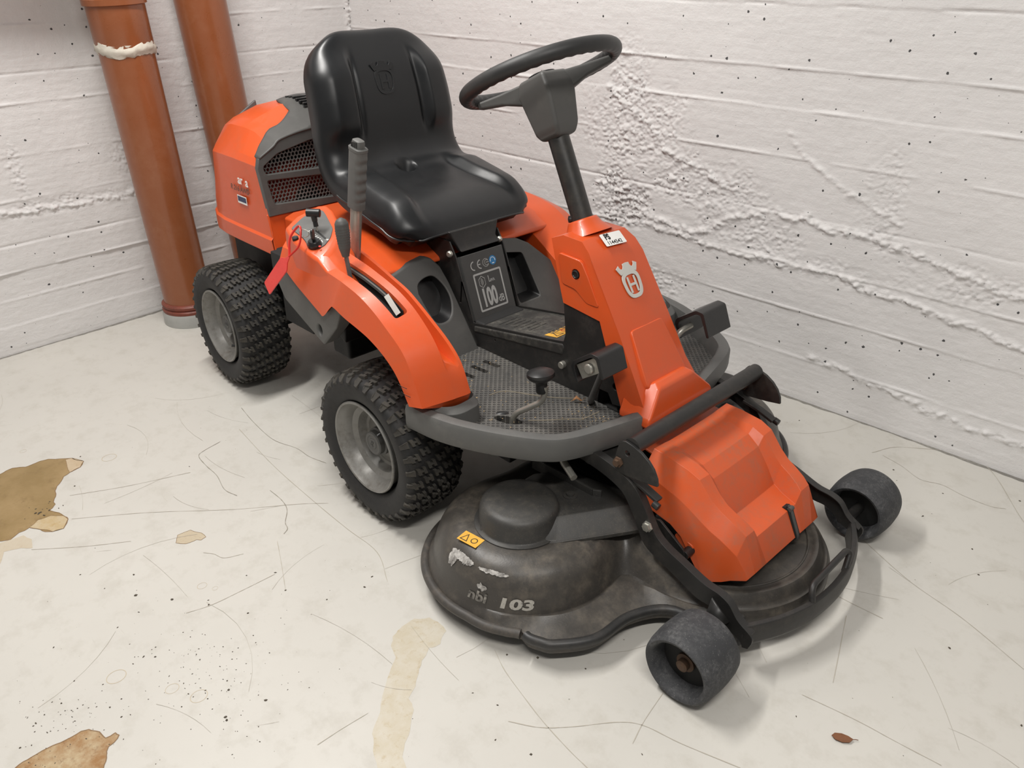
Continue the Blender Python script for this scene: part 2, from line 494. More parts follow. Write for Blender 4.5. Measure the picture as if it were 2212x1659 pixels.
def mottled(name, a, b_, c_, scale, rough=.45):
    m, nt, b = mat_new(name)
    co = coords(nt)
    n1 = noise(nt, co, scale, 6, .7); n2 = noise(nt, co, scale * 3.5, 5, .7)
    col = mixc(nt, ramp(nt, n1, .38, .62), a, b_)
    col = mixc(nt, ramp(nt, n2, .55, .72, 0, .8), col, c_)
    nt.links.new(col, b.inputs['Base Color'])
    b.inputs['Roughness'].default_value = rough
    return m
STAINM = {'A': mottled('bare_brown_patch', (.25, .165, .06), (.33, .225, .10), (.20, .125, .045), 7, .32),
          'A2': mottled('pale_patch_edge', (.52, .42, .29), (.48, .37, .24), (.40, .28, .16), 22),
          'A3': mottled('pale_patch_edge_b', (.52, .43, .29), (.47, .35, .18), (.42, .28, .12), 24),
          'A4': mottled('pale_patch_edge_c', (.54, .48, .38), (.52, .45, .34), (.46, .37, .26), 24),
          'B': mottled('rust_mottled_patch', (.29, .145, .045), (.46, .36, .22), (.17, .08, .028), 16, .4),
          'C': mottled('yellowed_flaky_patch', (.51, .455, .345), (.555, .515, .43), (.43, .34, .20), 20),
          'D': mottled('beige_drip_patch', (.50, .42, .30), (.52, .45, .33), (.44, .34, .22), 30)}
RIMLINE = surf('brown_stain_edge', (.22, .13, .06), .6)
STAINS = {'A':[(-1.012,-1.226),(-0.85,-1.096),(-0.859,-1.062),(-0.84,-1.035),(-0.843,-0.996),(-0.824,-0.963),(-0.797,-0.927),(-0.758,-0.909),(-0.734,-0.926),(-0.727,-0.956),(-0.718,-0.975),(-0.683,-1.003),(-0.65,-1.016),(-0.624,-1.029),(-0.602,-1.033),(-0.584,-1.052),(-0.536,-1.034),(-0.513,-1.031),(-0.482,-1.052),(-0.488,-1.075),(-0.518,-1.094),(-0.545,-1.111),(-0.541,-1.136),(-0.527,-1.158),(-0.538,-1.179),(-0.611,-1.309)],'A2':[(-0.801,-0.943),(-0.797,-0.927),(-0.758,-0.909),(-0.734,-0.926),(-0.727,-0.956),(-0.759,-0.952)],'A3':[(-0.536,-1.034),(-0.513,-1.031),(-0.482,-1.052),(-0.488,-1.075),(-0.518,-1.094),(-0.545,-1.111),(-0.562,-1.086),(-0.559,-1.057)],'A4':[(-0.526,-1.154),(-0.53,-1.181),(-0.523,-1.219),(-0.446,-1.203),(-0.488,-1.183),(-0.475,-1.15),(-0.456,-1.13),(-0.493,-1.121),(-0.523,-1.131)],'B':[(0.158,-1.339),(0.155,-1.313),(0.156,-1.278),(0.161,-1.247),(0.166,-1.219),(0.185,-1.207),(0.206,-1.204),(0.207,-1.187),(0.217,-1.184),(0.226,-1.196),(0.228,-1.207),(0.243,-1.216),(0.265,-1.229),(0.325,-1.248),(0.222,-1.381),(0.158,-1.397)],'C':[(0.365,-0.667),(0.362,-0.64),(0.362,-0.62),(0.382,-0.595),(0.437,-0.594),(0.456,-0.626),(0.448,-0.649),(0.464,-0.681),(0.489,-0.711),(0.519,-0.757),(0.547,-0.766),(0.569,-0.791),(0.593,-0.823),(0.634,-0.851),(0.669,-0.877),(0.633,-0.914),(0.599,-0.887),(0.554,-0.863),(0.523,-0.838),(0.481,-0.791),(0.443,-0.745),(0.42,-0.713),(0.389,-0.702),(0.371,-0.684)],'D':[(-0.235,-0.877),(-0.261,-0.861),(-0.258,-0.83),(-0.229,-0.816),(-0.206,-0.815),(-0.203,-0.829),(-0.212,-0.835),(-0.215,-0.861)]}
RINGS = [((0.077,-1.136),0.017),((0.182,-1.07),0.012),((0.235,-1.041),0.015),((-0.05,-0.899),0.01),((-0.022,-0.882),0.006),((-0.932,-1.014),0.008),((-0.727,-0.851),0.018)]
SCRATCHES = [[(-0.613,-0.515),(-0.371,-0.54),(-0.149,-0.549),(0.007,-0.551),(0.13,-0.55),(0.23,-0.593)],[(-0.587,-0.588),(-0.573,-0.647),(-0.555,-0.668),(-0.495,-0.674),(-0.432,-0.675),(-0.358,-0.69),(-0.309,-0.68)],[(-0.725,-0.449),(-0.616,-0.465),(-0.489,-0.472),(-0.402,-0.448),(-0.338,-0.445),(-0.277,-0.429)],[(-0.27,-0.606),(-0.211,-0.606),(-0.165,-0.617),(-0.122,-0.647),(-0.096,-0.656),(-0.084,-0.673)],[(0.545,-0.557),(0.598,-0.579),(0.669,-0.597),(0.738,-0.612),(0.812,-0.622),(0.855,-0.625),(0.878,-0.628)],[(0.689,-0.657),(0.74,-0.624),(0.782,-0.578),(0.831,-0.514),(0.87,-0.485),(0.941,-0.467),(1.041,-0.434)],[(1.002,0.048),(1.037,-0.055),(1.066,-0.142)],[(0.787,0.72),(0.847,0.704),(0.909,0.676),(0.959,0.692),(1.016,0.682),(1.081,0.683),(1.114,0.7)],[(1.038,-0.212),(1.136,-0.194),(1.207,-0.187),(1.283,-0.178)],[(-0.508,-1.024),(-0.4,-0.876),(-0.262,-0.716),(-0.168,-0.588),(-0.115,-0.527)],[(-0.451,-1.134),(-0.375,-1.039),(-0.317,-0.952)],[(-0.615,-0.993),(-0.553,-0.869),(-0.497,-0.72)],[(0.007,-0.962),(0.022,-0.911),(0.027,-0.839),(0.03,-0.762)],[(-0.07,-0.699),(0.012,-0.735),(0.093,-0.772)],[(-0.155,-0.846),(-0.133,-0.83),(-0.103,-0.819),(-0.085,-0.78)],[(0.803,0.103),(0.954,0.092),(1.06,0.096)],[(0.908,0.322),(1.052,0.254),(1.179,0.218),(1.315,0.16)],[(0.76,0.712),(0.812,0.805),(0.987,0.886),(1.164,0.673)],[(0.85,-0.4),(0.864,-0.477),(0.879,-0.53)],[(0.486,-0.937),(0.488,-0.889),(0.493,-0.832)]]
BITS = [(-0.789,-0.907),(-0.526,-0.709),(-0.651,-0.969),(-0.011,-0.811),(0.026,-0.759),(0.093,-0.772),(0.003,-0.91),(0.017,-0.916),(0.183,-0.722),(0.1,-0.867),(0.094,-0.961),(0.122,-0.988),(0.261,-0.993),(0.333,-0.954),(-0.054,-1.084),(-0.089,-1.199),(0.207,-0.641),(0.192,-0.608),(-0.194,-0.994),(-0.279,-1.082),(-0.124,-1.018),(-0.194,-1.059),(-0.055,-0.966),(-0.067,-1.034),(0.148,-1.061),(0.056,-1.049),(0.081,-1.06),(0.064,-1.077),(0.069,-1.235),(0.315,-1.027),(0.323,-1.029),(0.12,-1.321),(0.084,-1.284),(0.216,-1.053),(0.231,-1.026),(0.498,0.802),(0.528,0.728),(0.564,0.83),(0.839,0.67),(1.128,0.763),(0.976,0.654),(0.829,0.341),(0.978,0.517),(1.191,0.112),(1.055,-0.265),(1.154,0.388),(1.111,0.473),(1.354,0.013),(0.208,-0.64),(0.572,-0.548),(0.621,-0.509),(0.707,-0.461),(0.649,-0.646),(0.767,-0.676),(0.904,-0.535),(0.701,-0.701),(0.595,-0.661),(0.593,-0.256)]

STAINS['A'] = STAINS['A'][1:-1] + [(-.56, -1.225), (-.60, -1.268), (-.67, -1.285), (-.75, -1.275), (-.80, -1.25), (-.85, -1.235), (-.905, -1.20), (-.93, -1.155), (-.895, -1.12)]
STAINS['B'] = STAINS['B'][:-3] + [(.297, -1.243), (.322, -1.272), (.31, -1.32), (.262, -1.352), (.20, -1.366), (.168, -1.358)]
STAINS['C'] = STAINS['C'][:14] + [(.662, -.870), (.668, -.893), (.652, -.908), (.628, -.908)] + STAINS['C'][16:]
def jag(poly, amp, rounds=2):
    rs = random.Random(3)
    for k in range(rounds):
        out = []
        for i in range(len(poly)):
            a = poly[i]; b = poly[(i + 1) % len(poly)]
            L = math.hypot(b[0] - a[0], b[1] - a[1])
            out.append(a)
            out.append(((a[0] + b[0]) / 2 + rs.uniform(-1, 1) * amp * min(1, L / .05), (a[1] + b[1]) / 2 + rs.uniform(-1, 1) * amp * min(1, L / .05)))
        poly = out; amp *= .5
    return poly
hz = {'A': .0003, 'A2': .0006, 'A3': .0006, 'A4': .0003, 'B': .0003, 'C': .0003, 'D': .0003}
for k, poly in STAINS.items():
    pj = jag(poly, .006 if k in 'ABC' else .003)
    m = M(); m.add([(x, y, hz[k]) for x, y in pj], [tuple(range(len(pj)))])
    st = obj('floor_stain', m, STAINM[k], floor, smooth=False, fixn=False)
    if k in ('A', 'B', 'D', 'A2', 'A3'):                              # darker dried edge line
        m = M(); n = len(pj)
        cx = sum(p[0] for p in pj) / n; cy = sum(p[1] for p in pj) / n
        vs = []; w = .0009 if k in 'AB' else .0005
        for i in range(n):
            a = Vector(pj[i - 1]); b = Vector(pj[i]); c_ = Vector(pj[(i + 1) % n])
            t = (c_ - a).normalized(); nn = Vector((-t.y, t.x)) * w
            vs += [(b.x + nn.x, b.y + nn.y, hz[k] + .0003), (b.x - nn.x, b.y - nn.y, hz[k] + .0003)]
        m.add(vs, [(2 * i, 2 * i + 1, (2 * i + 3) % (2 * n), (2 * i + 2) % (2 * n)) for i in range(n)])
        obj('stain_edge', m, RIMLINE, st, smooth=False, fixn=False)
for (x, y), r in RINGS:
    m = M(); a = circ(x, y, r, 28, 1, 1.1); b = circ(x, y, r * .93, 28, 1, 1.1)
    m.add([(p[0], p[1], .0003) for p in a] + [(p[0], p[1], .0003) for p in b], [(i, (i + 1) % 28, 28 + (i + 1) % 28, 28 + i) for i in range(28)])
    obj('drip_ring', m, STAINM['D'], floor, smooth=False, fixn=False)
SCR = surf('scratch_grime', (.43, .395, .33), .7)
SCRD = surf('scratch_grime_dark', (.28, .255, .21), .7)
for i, pts in enumerate(SCRATCHES):
    pp = cr(pts, 6 * len(pts))
    m = M(); vs = []
    rs = random.Random(i)
    for j, q in enumerate(pp):
        a = Vector(pp[max(j - 1, 0)]); b = Vector(pp[min(j + 1, len(pp) - 1)])
        t = (b - a).normalized(); w = rs.uniform(.0003, .0009) * (1.3 if i in (1, 3) else 1)
        vs += [(q[0] - t.y * w, q[1] + t.x * w, .0008), (q[0] + t.y * w, q[1] - t.x * w, .0008)]
    m.add(vs, [(2 * j, 2 * j + 1, 2 * j + 3, 2 * j + 2) for j in range(len(pp) - 1)])
    obj('floor_scratch', m, SCRD if i in (1, 2, 3) else SCR, floor, smooth=False, fixn=False)
# fine hairline scratches all over the paint
m = M(); rs = random.Random(21)
for i in range(110):
    x = rs.uniform(-1.3, 1.5); y = rs.uniform(-1.35, .75); L = rs.uniform(.03, .30); a = rs.choice((.3, -.35, 1.2, 2.0)) + rs.gauss(0, .35); kx = rs.uniform(-1.5, 1.5)
    if x < -.2 and y > -.1: continue
    vs = []
    for k in range(7):
        t = k / 6; ang = a + kx * t * L * 4
        px = x + L * t * math.cos(a + kx * t * L * 2); py = y + L * t * math.sin(a + kx * t * L * 2); w = rs.uniform(.00015, .00045)
        vs += [(px - math.sin(ang) * w, py + math.cos(ang) * w, .0009), (px + math.sin(ang) * w, py - math.cos(ang) * w, .0009)]
    m.add(vs, [(2 * k, 2 * k + 1, 2 * k + 3, 2 * k + 2) for k in range(6)])
hs_ = obj('hairline_scratches', m, surf('hairline_grime', (.45, .42, .36), .7), floor, smooth=False, fixn=False)
hs_['kind'] = 'stuff'
# crumbs nobody could count
def flakes(spots):
    m = M(); rs = random.Random(5)
    for x, y, r in spots:
        n = rs.randint(4, 6); h = r * rs.uniform(.25, .6); a0 = rs.uniform(0, 6); el = rs.uniform(.4, 1.0)
        ring = []
        for i in range(n):
            a = 2 * PI * i / n; rr = r * rs.uniform(.6, 1.2)
            px, py = rr * math.cos(a), rr * el * math.sin(a)
            ring.append((x + px * math.cos(a0) - py * math.sin(a0), y + px * math.sin(a0) + py * math.cos(a0)))
        b = [(p[0], p[1], .0002) for p in ring]; t = [(x + (p[0] - x) * .6, y + (p[1] - y) * .6, h) for p in ring]
        m.add(b + t, [tuple(range(n, 2 * n))] + [(i, (i + 1) % n, n + (i + 1) % n, n + i) for i in range(n)])
    return m
sp = [(x, y, random.uniform(.0022, .0042)) for x, y in BITS]
for (cx, cy, sd, n, r0, r1) in ((.123, -1.24, .05, 90, .0008, .003), (.12, -1.29, .05, 50, .0008, .0025), (.12, -1.02, .06, 60, .0008, .0028), (.20, -1.0, .07, 70, .0008, .0025), (.30, -1.03, .07, 60, .0008, .0028), (.1, -1.05, .25, 120, .0006, .0018), (-.60, -1.068, .018, 26, .002, .006), (.6, -.9, .4, 60, .0006, .0016), (1.0, .3, .3, 50, .0006, .0018), (.6, .8, .3, 30, .001, .003), (-.9, -.5, .35, 40, .0006, .0018)):
    for i in range(int(n * .7)):
        sp.append((random.gauss(cx, sd), random.gauss(cy, sd), random.uniform(r0, r1) * .75))
sp = [q for q in sp if q[1] < .80 and q[0] > -1.6]
fd = obj('floor_crumbs', flakes(sp), surf('soil_crumbs', (.085, .07, .052), .9), None, smooth=False)
fd['kind'] = 'stuff'
tag(fd, 'scattered dark soil and bark crumbs on the pale floor', 'debris')

# curled dead leaf on the floor
m = M()
lp = [(-.018, .001), (-.012, .008), (0, .010), (.011, .007), (.019, .001), (.012, -.007), (0, -.009), (-.012, -.006)]
n = len(lp)
vs = [(x, y, .002 + 6 * (x * x + 2 * y * y)) for x, y in lp] + [(x * .5, y * .1, .0035) for x, y in lp] + [(x, y, .003 + 6 * (x * x + 2 * y * y)) for x, y in lp] + [(x * .5, y * .1, .0045) for x, y in lp]
fs = [(i, (i + 1) % n, n + (i + 1) % n, n + i) for i in range(n)] + [tuple(range(n, 2 * n))] + [(2 * n + i, 2 * n + (i + 1) % n, 3 * n + (i + 1) % n, 3 * n + i) for i in range(n)] + [tuple(range(3 * n, 4 * n))] + [(i, (i + 1) % n, 2 * n + (i + 1) % n, 2 * n + i) for i in range(n)]
m.add(vs, fs)
m.tube([(.018, .001, .004), (.024, .0025, .004), (.028, .003, .003)], .0006, 6)
leaf = obj('dead_leaf', m, LEAF, None)
leaf.location = (1.137, -.252, 0); leaf.rotation_euler = (0, 0, .55)
tag(leaf, 'small curled brown leaf lying alone on the bare floor', 'leaf')

# ------------------------------------------------------------------ drain pipes
def pipe(name, base, top, r, label, upper=None):
    root = empty(name, (base[0], base[1], 0))
    tag(root, label, 'pipe', 'orange drain pipes')
    b = Vector(base); d = (Vector(top) - b)
    def at(z): return b + d * ((z - b.z) / d.z)
    def add(nm, mm, mat, **k):
        o = obj(nm, mm, mat, root, **k); o.matrix_parent_inverse = root.matrix_world.inverted() if False else Matrix.Translation((-base[0], -base[1], 0)); return o
    return root, at, add
root, at, add = pipe('drain_pipe', (-1.50, -.245, 0), (-1.50, -.293, 1.2), .085, 'thick orange drain pipe with a white sealed joint, rising from a grey floor collar')
m = M(); m.tube([at(.05), at(.97)], .086, 40); add('pipe_tube', m, PIPE)
m = M(); m.tube([at(.965), at(.975), at(1.105), at(1.108), at(1.125), at(1.13), at(1.135), at(1.62)], [.087, .0905, .0905, .098, .098, .0905, .088, .088], 40); add('pipe_socket', m, PIPE, angle=20)
m = M(); rs = random.Random(2); rings = []
for zz, rr in ((.957, .0865), (.964, .0905), (.972, .094), (.981, .0935), (.988, .091), (.993, .0905)):
    cpt = at(zz); ring = []
    for k in range(48):
        a = 2 * PI * k / 48; j = rs.uniform(-.0022, .0022)
        ring.append((cpt.x + (rr + j) * math.cos(a), cpt.y + (rr + j) * math.sin(a), zz + .005 * math.sin(3 * a) + rs.uniform(-.004, .004)))
    rings.append(ring)
m.loft(rings); add('sealant_bead', m, SEAL, angle=60)
m = M(); m.lathe([(.088, .048), (.098, .05), (.099, .06), (.092, .066), (.097, .071), (.098, .08), (.092, .086), (.086, .088)], (at(.06).x, at(.06).y, 0), (0, 0, 1), 40); add('gasket_ring', m, PIPERING)
m = M(); m.lathe([(.102, 0), (.102, .04), (.098, .05), (.08, .052)], (at(.03).x, at(.03).y, 0), (0, 0, 1), 40); add('floor_collar', m, FOOTCONC)
m = M(); pb = at(1.33); m.tube([pb, (pb.x, pb.y - .3, 1.335), (pb.x - .01, -3.2, 1.38)], .088, 32); add('added_shade_pipe', m, PIPE)  # unseen pipe, added above the view to shade the top of the left wall
root, at, add = pipe('drain_pipe', (-1.585, .105, 0), (-1.585, .030, 1.2), .09, 'plain orange drain pipe without joints in the wall corner, behind the mower hood')
m = M(); m.tube([at(.02), at(1.8)], .0885, 40); add('pipe_tube', m, PIPE)
m = M(); m.lathe([(.10, 0), (.10, .04), (.096, .05), (.08, .052)], (at(.03).x, at(.03).y, 0), (0, 0, 1), 40); add('floor_collar', m, FOOTCONC)

# ------------------------------------------------------------------ the ride-on mower
mower = empty('ride_on_mower')
tag(mower, 'orange ride-on lawn mower with a black seat and black front cutting deck', 'lawn mower')
def sm(x, a, b):
    t = min(max((x - a) / (b - a), 0), 1); return t * t * (3 - 2 * t)
def part(name, m, mat, **k):
    return obj(name, m, mat, k.pop('parent', mower), **k)

# ---- wheels (built at the origin, axis y, outer side towards -y)
def tyre_mesh():
    half = [(.1195, .061), (.122, .068), (.130, .075), (.150, .0835), (.168, .0850), (.180, .0815), (.187, .074), (.1905, .060), (.1925, .03)]
    prof = [(r, -a) for r, a in half] + [(.193, 0)] + [(r, a) for r, a in half[::-1]] + [(.1165, .05), (.1165, -.05)]
    m = M(); n = 72
    rings = [[(r * math.cos(2 * PI * k / n), a, r * math.sin(2 * PI * k / n)) for k in range(n)] for r, a in prof]
    rings.append(rings[0])
    m.loft(rings, True, False)
    return m
def crown(a):
    return float(np.interp(abs(a), [0, .03, .060, .074, .0815, .085], [.193, .1925, .1905, .187, .180, .168]))
def lug(m, th, a0, hs, ws, skew, h):
    # H-shaped tread block: two stems along the circumference joined by a bar
    t = .30
    H = [(-1, -1), (-1, -t), (-.28, -t), (-.28, -1), (.28 * 0 + .28, -1), (.28, -t), (1, -t), (1, -1)]
    stem = .34
    pts = [(-1, -1), (-1 + 2 * stem, -1), (-1 + 2 * stem, -.25), (1 - 2 * stem, -.25), (1 - 2 * stem, -1), (1, -1),
           (1, 1), (1 - 2 * stem, 1), (1 - 2 * stem, .25), (-1 + 2 * stem, .25), (-1 + 2 * stem, 1), (-1, 1)]
    def P(u, v, dr):
        a = a0 + u * ws + v * hs * skew
        r = crown(a)
        ang = th + v * hs / .19
        return ((r + dr) * math.cos(ang), a, (r + dr) * math.sin(ang))
    n = len(pts)
    m.add([P(u, v, -.003) for u, v in pts] + [P(u * .94, v * .94, h) for u, v in pts],
          [tuple(range(n, 2 * n))] + [(i, (i + 1) % n, n + (i + 1) % n, n + i) for i in range(n)])
def shoulder(m, th, sgn, hs, h):
    pts = [(.0705, -1), (.0705, 1), (.079, .75), (.0838, .5), (.0838, -.8)]
    def P(a, v, dr):
        r = crown(a); ang = th + v * hs / .19
        return ((r + dr) * math.cos(ang), sgn * (a + (dr * .6 if a > .075 else 0)), (r + dr) * math.sin(ang))
    n = 5
    m.add([P(a, v, -.003) for a, v in pts] + [P(a, v * .9, h) for a, v in pts], [tuple(range(n, 2 * n))] + [(i, (i + 1) % n, n + (i + 1) % n, n + i) for i in range(n)])
def tread_mesh():
    m = M(); rows = 34
    for i in range(rows):
        th = 2 * PI * i / rows
        for j in range(-2, 3):
            a0 = j * .0295 + (.006 if i % 2 else -.006)
            lug(m, th + j * .04, a0, .0088, .0122, -.3, .0078)
        for sgn in (-1, 1):
            shoulder(m, th + (.04 if sgn > 0 else .1), sgn, .0085, .006)
    return m
def rim_mesh():
    m = M()
    # outer (negative y) dish, then inner barrel; profile (r, distance outwards)
    prof = [(.0, .012), (.034, .012), (.05, .006), (.066, .000), (.074, .002), (.079, .012), (.082, .022), (.089, .026), (.0955, .030), (.100, .042), (.106, .052), (.1105, .058), (.1135, .064), (.1175, .0655), (.1195, .063), (.1195, .060), (.1165, .058), (.110, .045), (.110, -.058), (.1185, -.064), (.112, -.064), (.10, -.05), (.10, -.02), (.0, -.01)]
    m.lathe(prof, (0, 0, 0), (0, -1, 0), 56, True)
    return m
def hub_mesh():
    m = M()
    m.lathe([(.036, .008), (.036, .02), (.031, .022), (.031, .034), (.028, .037), (.022, .037), (.0205, .0355), (.014, .0355), (.013, .037), (.0, .037)], (0, 0, 0), (0, -1, 0), 36)
    m.tube([(0, -.037, .006), (0, -.0385, .0)], .0022, 8)
    m.tube([(-.005, -.0375, .006), (-.005, -.0375, -.006), (.005, -.0375, -.006)], .0012, 6)
    return m
def valve_mesh():
    m = M(); m.tube([(.028, -.03, .086), (.0275, -.048, .080), (.027, -.058, .075)], [.0055, .0045, .004], 10)
    return m
wheels = [(0, -.4127, 1, 0), (0, .4127, -1, 0), (-.9114, -.33, 1, -2.7), (-.9114, .33, -1, -2.7)]
proto = None
for i, (wx, wy, sd, dl) in enumerate(wheels):
    if proto is None:
        ty = part('tyre', tyre_mesh(), TYRE, angle=50)
        tr = obj('tread', tread_mesh(), TREAD, ty, angle=25)
        ri = part('wheel_rim', rim_mesh(), RIMST, angle=28)
        hu = obj('hub_cap', hub_mesh(), HUBGREY, ri, angle=28)
        va = obj('valve_stem', valve_mesh(), BLACKPL, ri)
        proto = (ty, tr, ri, hu, va); cur = proto
    else:
        cp = [o.copy() for o in proto]
        for o in cp: C.objects.link(o)
        cp[1].parent = cp[0]; cp[3].parent = cp[2]; cp[4].parent = cp[2]
        cur = cp
    for o in (cur[0], cur[2]):
        o.location = (wx, wy, .2)
        if o is cur[0]: o.location = (wx + .008, wy + sd * .009, .2); o.scale = (.985, .95, .985); o.rotation_euler = (0, 0, R(dl) + (0 if sd > 0 else PI))
    cur[2].rotation_euler = (0, R(25 + 40 * i), R(dl) + (0 if sd > 0 else PI))
    cur[2].rotation_mode = 'XYZ'

# ---- chassis in the shade under the covers
m = M()
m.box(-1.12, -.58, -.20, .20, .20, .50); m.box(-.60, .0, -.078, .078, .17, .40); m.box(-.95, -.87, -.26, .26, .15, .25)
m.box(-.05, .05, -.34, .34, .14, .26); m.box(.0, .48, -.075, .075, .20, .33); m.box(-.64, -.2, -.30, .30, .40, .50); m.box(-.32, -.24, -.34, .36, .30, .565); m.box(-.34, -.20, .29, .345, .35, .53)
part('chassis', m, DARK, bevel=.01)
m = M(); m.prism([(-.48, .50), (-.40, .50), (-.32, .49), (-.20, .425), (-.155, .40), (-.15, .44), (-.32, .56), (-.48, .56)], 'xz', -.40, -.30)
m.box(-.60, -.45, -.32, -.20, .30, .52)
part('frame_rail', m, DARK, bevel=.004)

# ---- rear hood
def hood_prof(w, ws, zs, wt, zt, top, zb=.478):
    h = [(w, zb), (w, .522), (w - .007, .528), (w - .009, .56), (ws, zs - .012), (ws - .012, zs + .006), (wt + .03, zt - .018), (wt, zt), (wt * .55, zt + (top - zt) * .72), (0, top)]
    return [(-y, z) for y, z in h] + [(y, z) for y, z in h[::-1][1:]]
LEAN = .19
def frontx(z, out=0): return -.655 - LEAN * (z - .5) + out
stn = [(None, (.300, .290, .735, .200, .782, .803)), (-.765, (.300, .289, .737, .200, .815, .850)), (-.85, (.300, .288, .738, .203, .822, .866)),
       (-.95, (.298, .282, .735, .198, .818, .856)), (-1.02, (.288, .266, .728, .182, .805, .842)), (-1.08, (.264, .235, .715, .16, .787, .824)),
       (-1.13, (.228, .19, .695, .13, .76, .795)), (-1.165, (.185, .14, .665, .10, .72, .75)), (-1.18, (.14, .10, .63, .07, .67, .70))]
rings = []
for x, pr_ in stn:
    rings.append([(frontx(z) if x is None else (x - (.6 * LEAN * (z - .5) if x > -.8 else 0)), y, z) for y, z in hood_prof(*pr_)])
m = M()
m.loft(rings, False, False)
back = rings[-1]; m.add(back, [tuple(range(len(back)))])
hood = part('rear_hood', m, ORANGE, bevel=.010, seg=3, angle=30, bangle=15)
so = hood.modifiers.new('thick', 'SOLIDIFY'); so.thickness = .003; so.offset = -1
hood.modifiers.move(1, 0)

# dark saddle on the top of the hood
sub = [cr(r_[5:14], 49) for r_ in rings[:4]]
xb_of = lambda y: float(np.interp(abs(y), [0, .085, .100, .108, .145, .17, .20, .25, .285], [-.935, -.905, -.895, -.80, -.775, -.762, -.762, -.742, -.715]))
m = M(); g = []
for k in range(49):
    path_ = [np.array(s_[k]) for s_ in sub]
    path_[0] = path_[0] + np.array((.006, 0, 0))
    xb = xb_of(path_[1][1])
    row = []
    xs_ = [q_[0] for q_ in path_]
    for t in range(11):
        x = xs_[0] + (xb - xs_[0]) * t / 10
        y = float(np.interp(-x, [-v for v in xs_], [q_[1] for q_ in path_])); z = float(np.interp(-x, [-v for v in xs_], [q_[2] for q_ in path_]))
        row.append((x, y * 1.012, z + .0045))
    g.append(row)
nn = 11
m.add([p for r_ in g for p in r_], [(i * nn + k, (i + 1) * nn + k, (i + 1) * nn + k + 1, i * nn + k + 1) for i in range(len(g) - 1) for k in range(nn - 1)])
saddle = part('hood_top_panel', m, GREY, angle=40)
so = saddle.modifiers.new('thick', 'SOLIDIFY'); so.thickness = .006; so.offset = 0
for k in range(6):                                                   # slots in the top panel
    m = M(); x = -.79 - k * .019; z = float(np.interp(-x, [.765, .85, .95], [.850, .866, .856])) + .004
    m.box(x - .005, x + .005, -.07, .07, z - .006, z + .0035)
    obj('slat', m, BLACKPL, saddle, bevel=.002)

# front grille plate with four windows
def windows(s):
    up = [(-.276, .722), (-.223, .751), (-.117, .772), (-.03, .778), (-.03, .692), (-.105, .694), (-.272, .701)]
    lo = [(-.273, .685), (-.03, .669), (-.03, .606), (-.062, .607), (-.266, .619)]
    return [[(s * y, z) for y, z in q] for q in (up, lo)]
plate = [(-.290, .588), (.290, .588), (.294, .72), (.284, .745), (.205, .786), (.10, .804), (-.10, .804), (-.205, .786), (-.284, .745), (-.294, .72)]
m = M(); m.prism(plate, 'yz', -.010, .006)
cuts = []
for s in (1, -1):
    for w in windows(s):
        cm = M(); cm.prism(rpoly(w, .008), 'yz', -.05, .05); cuts.append(cm)
gr = part('hood_grille', m, GREY, cuts=cuts, bevel=.0025)
def shear_front(o):
    for v in o.data.vertices:
        v.co.x += frontx(v.co.z)
shear_front(gr)
def inpoly(p, poly):
    r_ = False
    for i in range(len(poly)):
        a = poly[i]; b = poly[i - 1]
        if (a[1] > p[1]) != (b[1] > p[1]) and p[0] < (b[0] - a[0]) * (p[1] - a[1]) / (b[1] - a[1]) + a[0]: r_ = not r_
    return r_
for s in (1, -1):
    for w in windows(s):
        m = M(); pit = .0118
        y0 = min(p[0] for p in w); y1 = max(p[0] for p in w); z0 = min(p[1] for p in w); z1 = max(p[1] for p in w)
        j = 0; z = z0 - pit
        while z < z1 + pit:
            y = y0 - pit + (pit / 2 if j % 2 else 0)
            while y < y1 + pit:
                if any(inpoly((y + dy, z + dz), w) for dy, dz in ((0, 0), (.004, 0), (-.004, 0), (0, .004), (0, -.004))):
                    ro = pit / math.sqrt(3) * 1.0; rin = ro * .76
                    A = [(-.004, y + ro * math.sin(PI / 3 * k), z + ro * math.cos(PI / 3 * k)) for k in range(6)]
                    B = [(-.004, y + rin * math.sin(PI / 3 * k), z + rin * math.cos(PI / 3 * k)) for k in range(6)]
                    D = [(-.008, y + rin * math.sin(PI / 3 * k), z + rin * math.cos(PI / 3 * k)) for k in range(6)]
                    m.add(A + B + D, [(k, (k + 1) % 6, 6 + (k + 1) % 6, 6 + k) for k in range(6)] + [(6 + k, 6 + (k + 1) % 6, 12 + (k + 1) % 6, 12 + k) for k in range(6)])
                y += pit
            z += pit * math.sqrt(3) / 2; j += 1
        mo = obj('honeycomb_mesh', m, GREY_LIGHT, gr, smooth=False)
        shear_front(mo)
m = M(); m.box(-1.02, -.80, -.22, .22, .50, .74)
m.prism([(-.80, .52), (-.735, .52), (-.735, .66), (-.76, .70), (-.80, .71)], 'xz', -.25, -.05)
part('engine_block', m, REDENG, bevel=.015, seg=2)
m = M(); m.box(-.94, -.79, -.20, -.05, .66, .74); m.lathe([(.05, 0), (.055, .01), (.055, .06), (.03, .07)], (-.80, -.12, .60), (1, 0, 0), 24)
part('air_filter_box', m, DARK, bevel=.01)
m = M(); m.loft([[(frontx(z, -.008), y, z) for y in (-.294, .294)] + [(frontx(z, -.001), y, z) for y in (.294, -.294)] for z in (.480, .525, .560, .593)])
part('hood_apron', m, ORANGE, bevel=.003)
# rear latch, dark
m = M(); m.loft([[(-1.055, -.165, .780), (-1.105, -.165, .752), (-1.11, -.16, .765), (-1.057, -.16, .797)], [(-1.05, -.08, .820), (-1.125, -.08, .785), (-1.13, -.08, .806), (-1.055, -.08, .846)]])
part('hood_latch', m, GREY, bevel=.006)
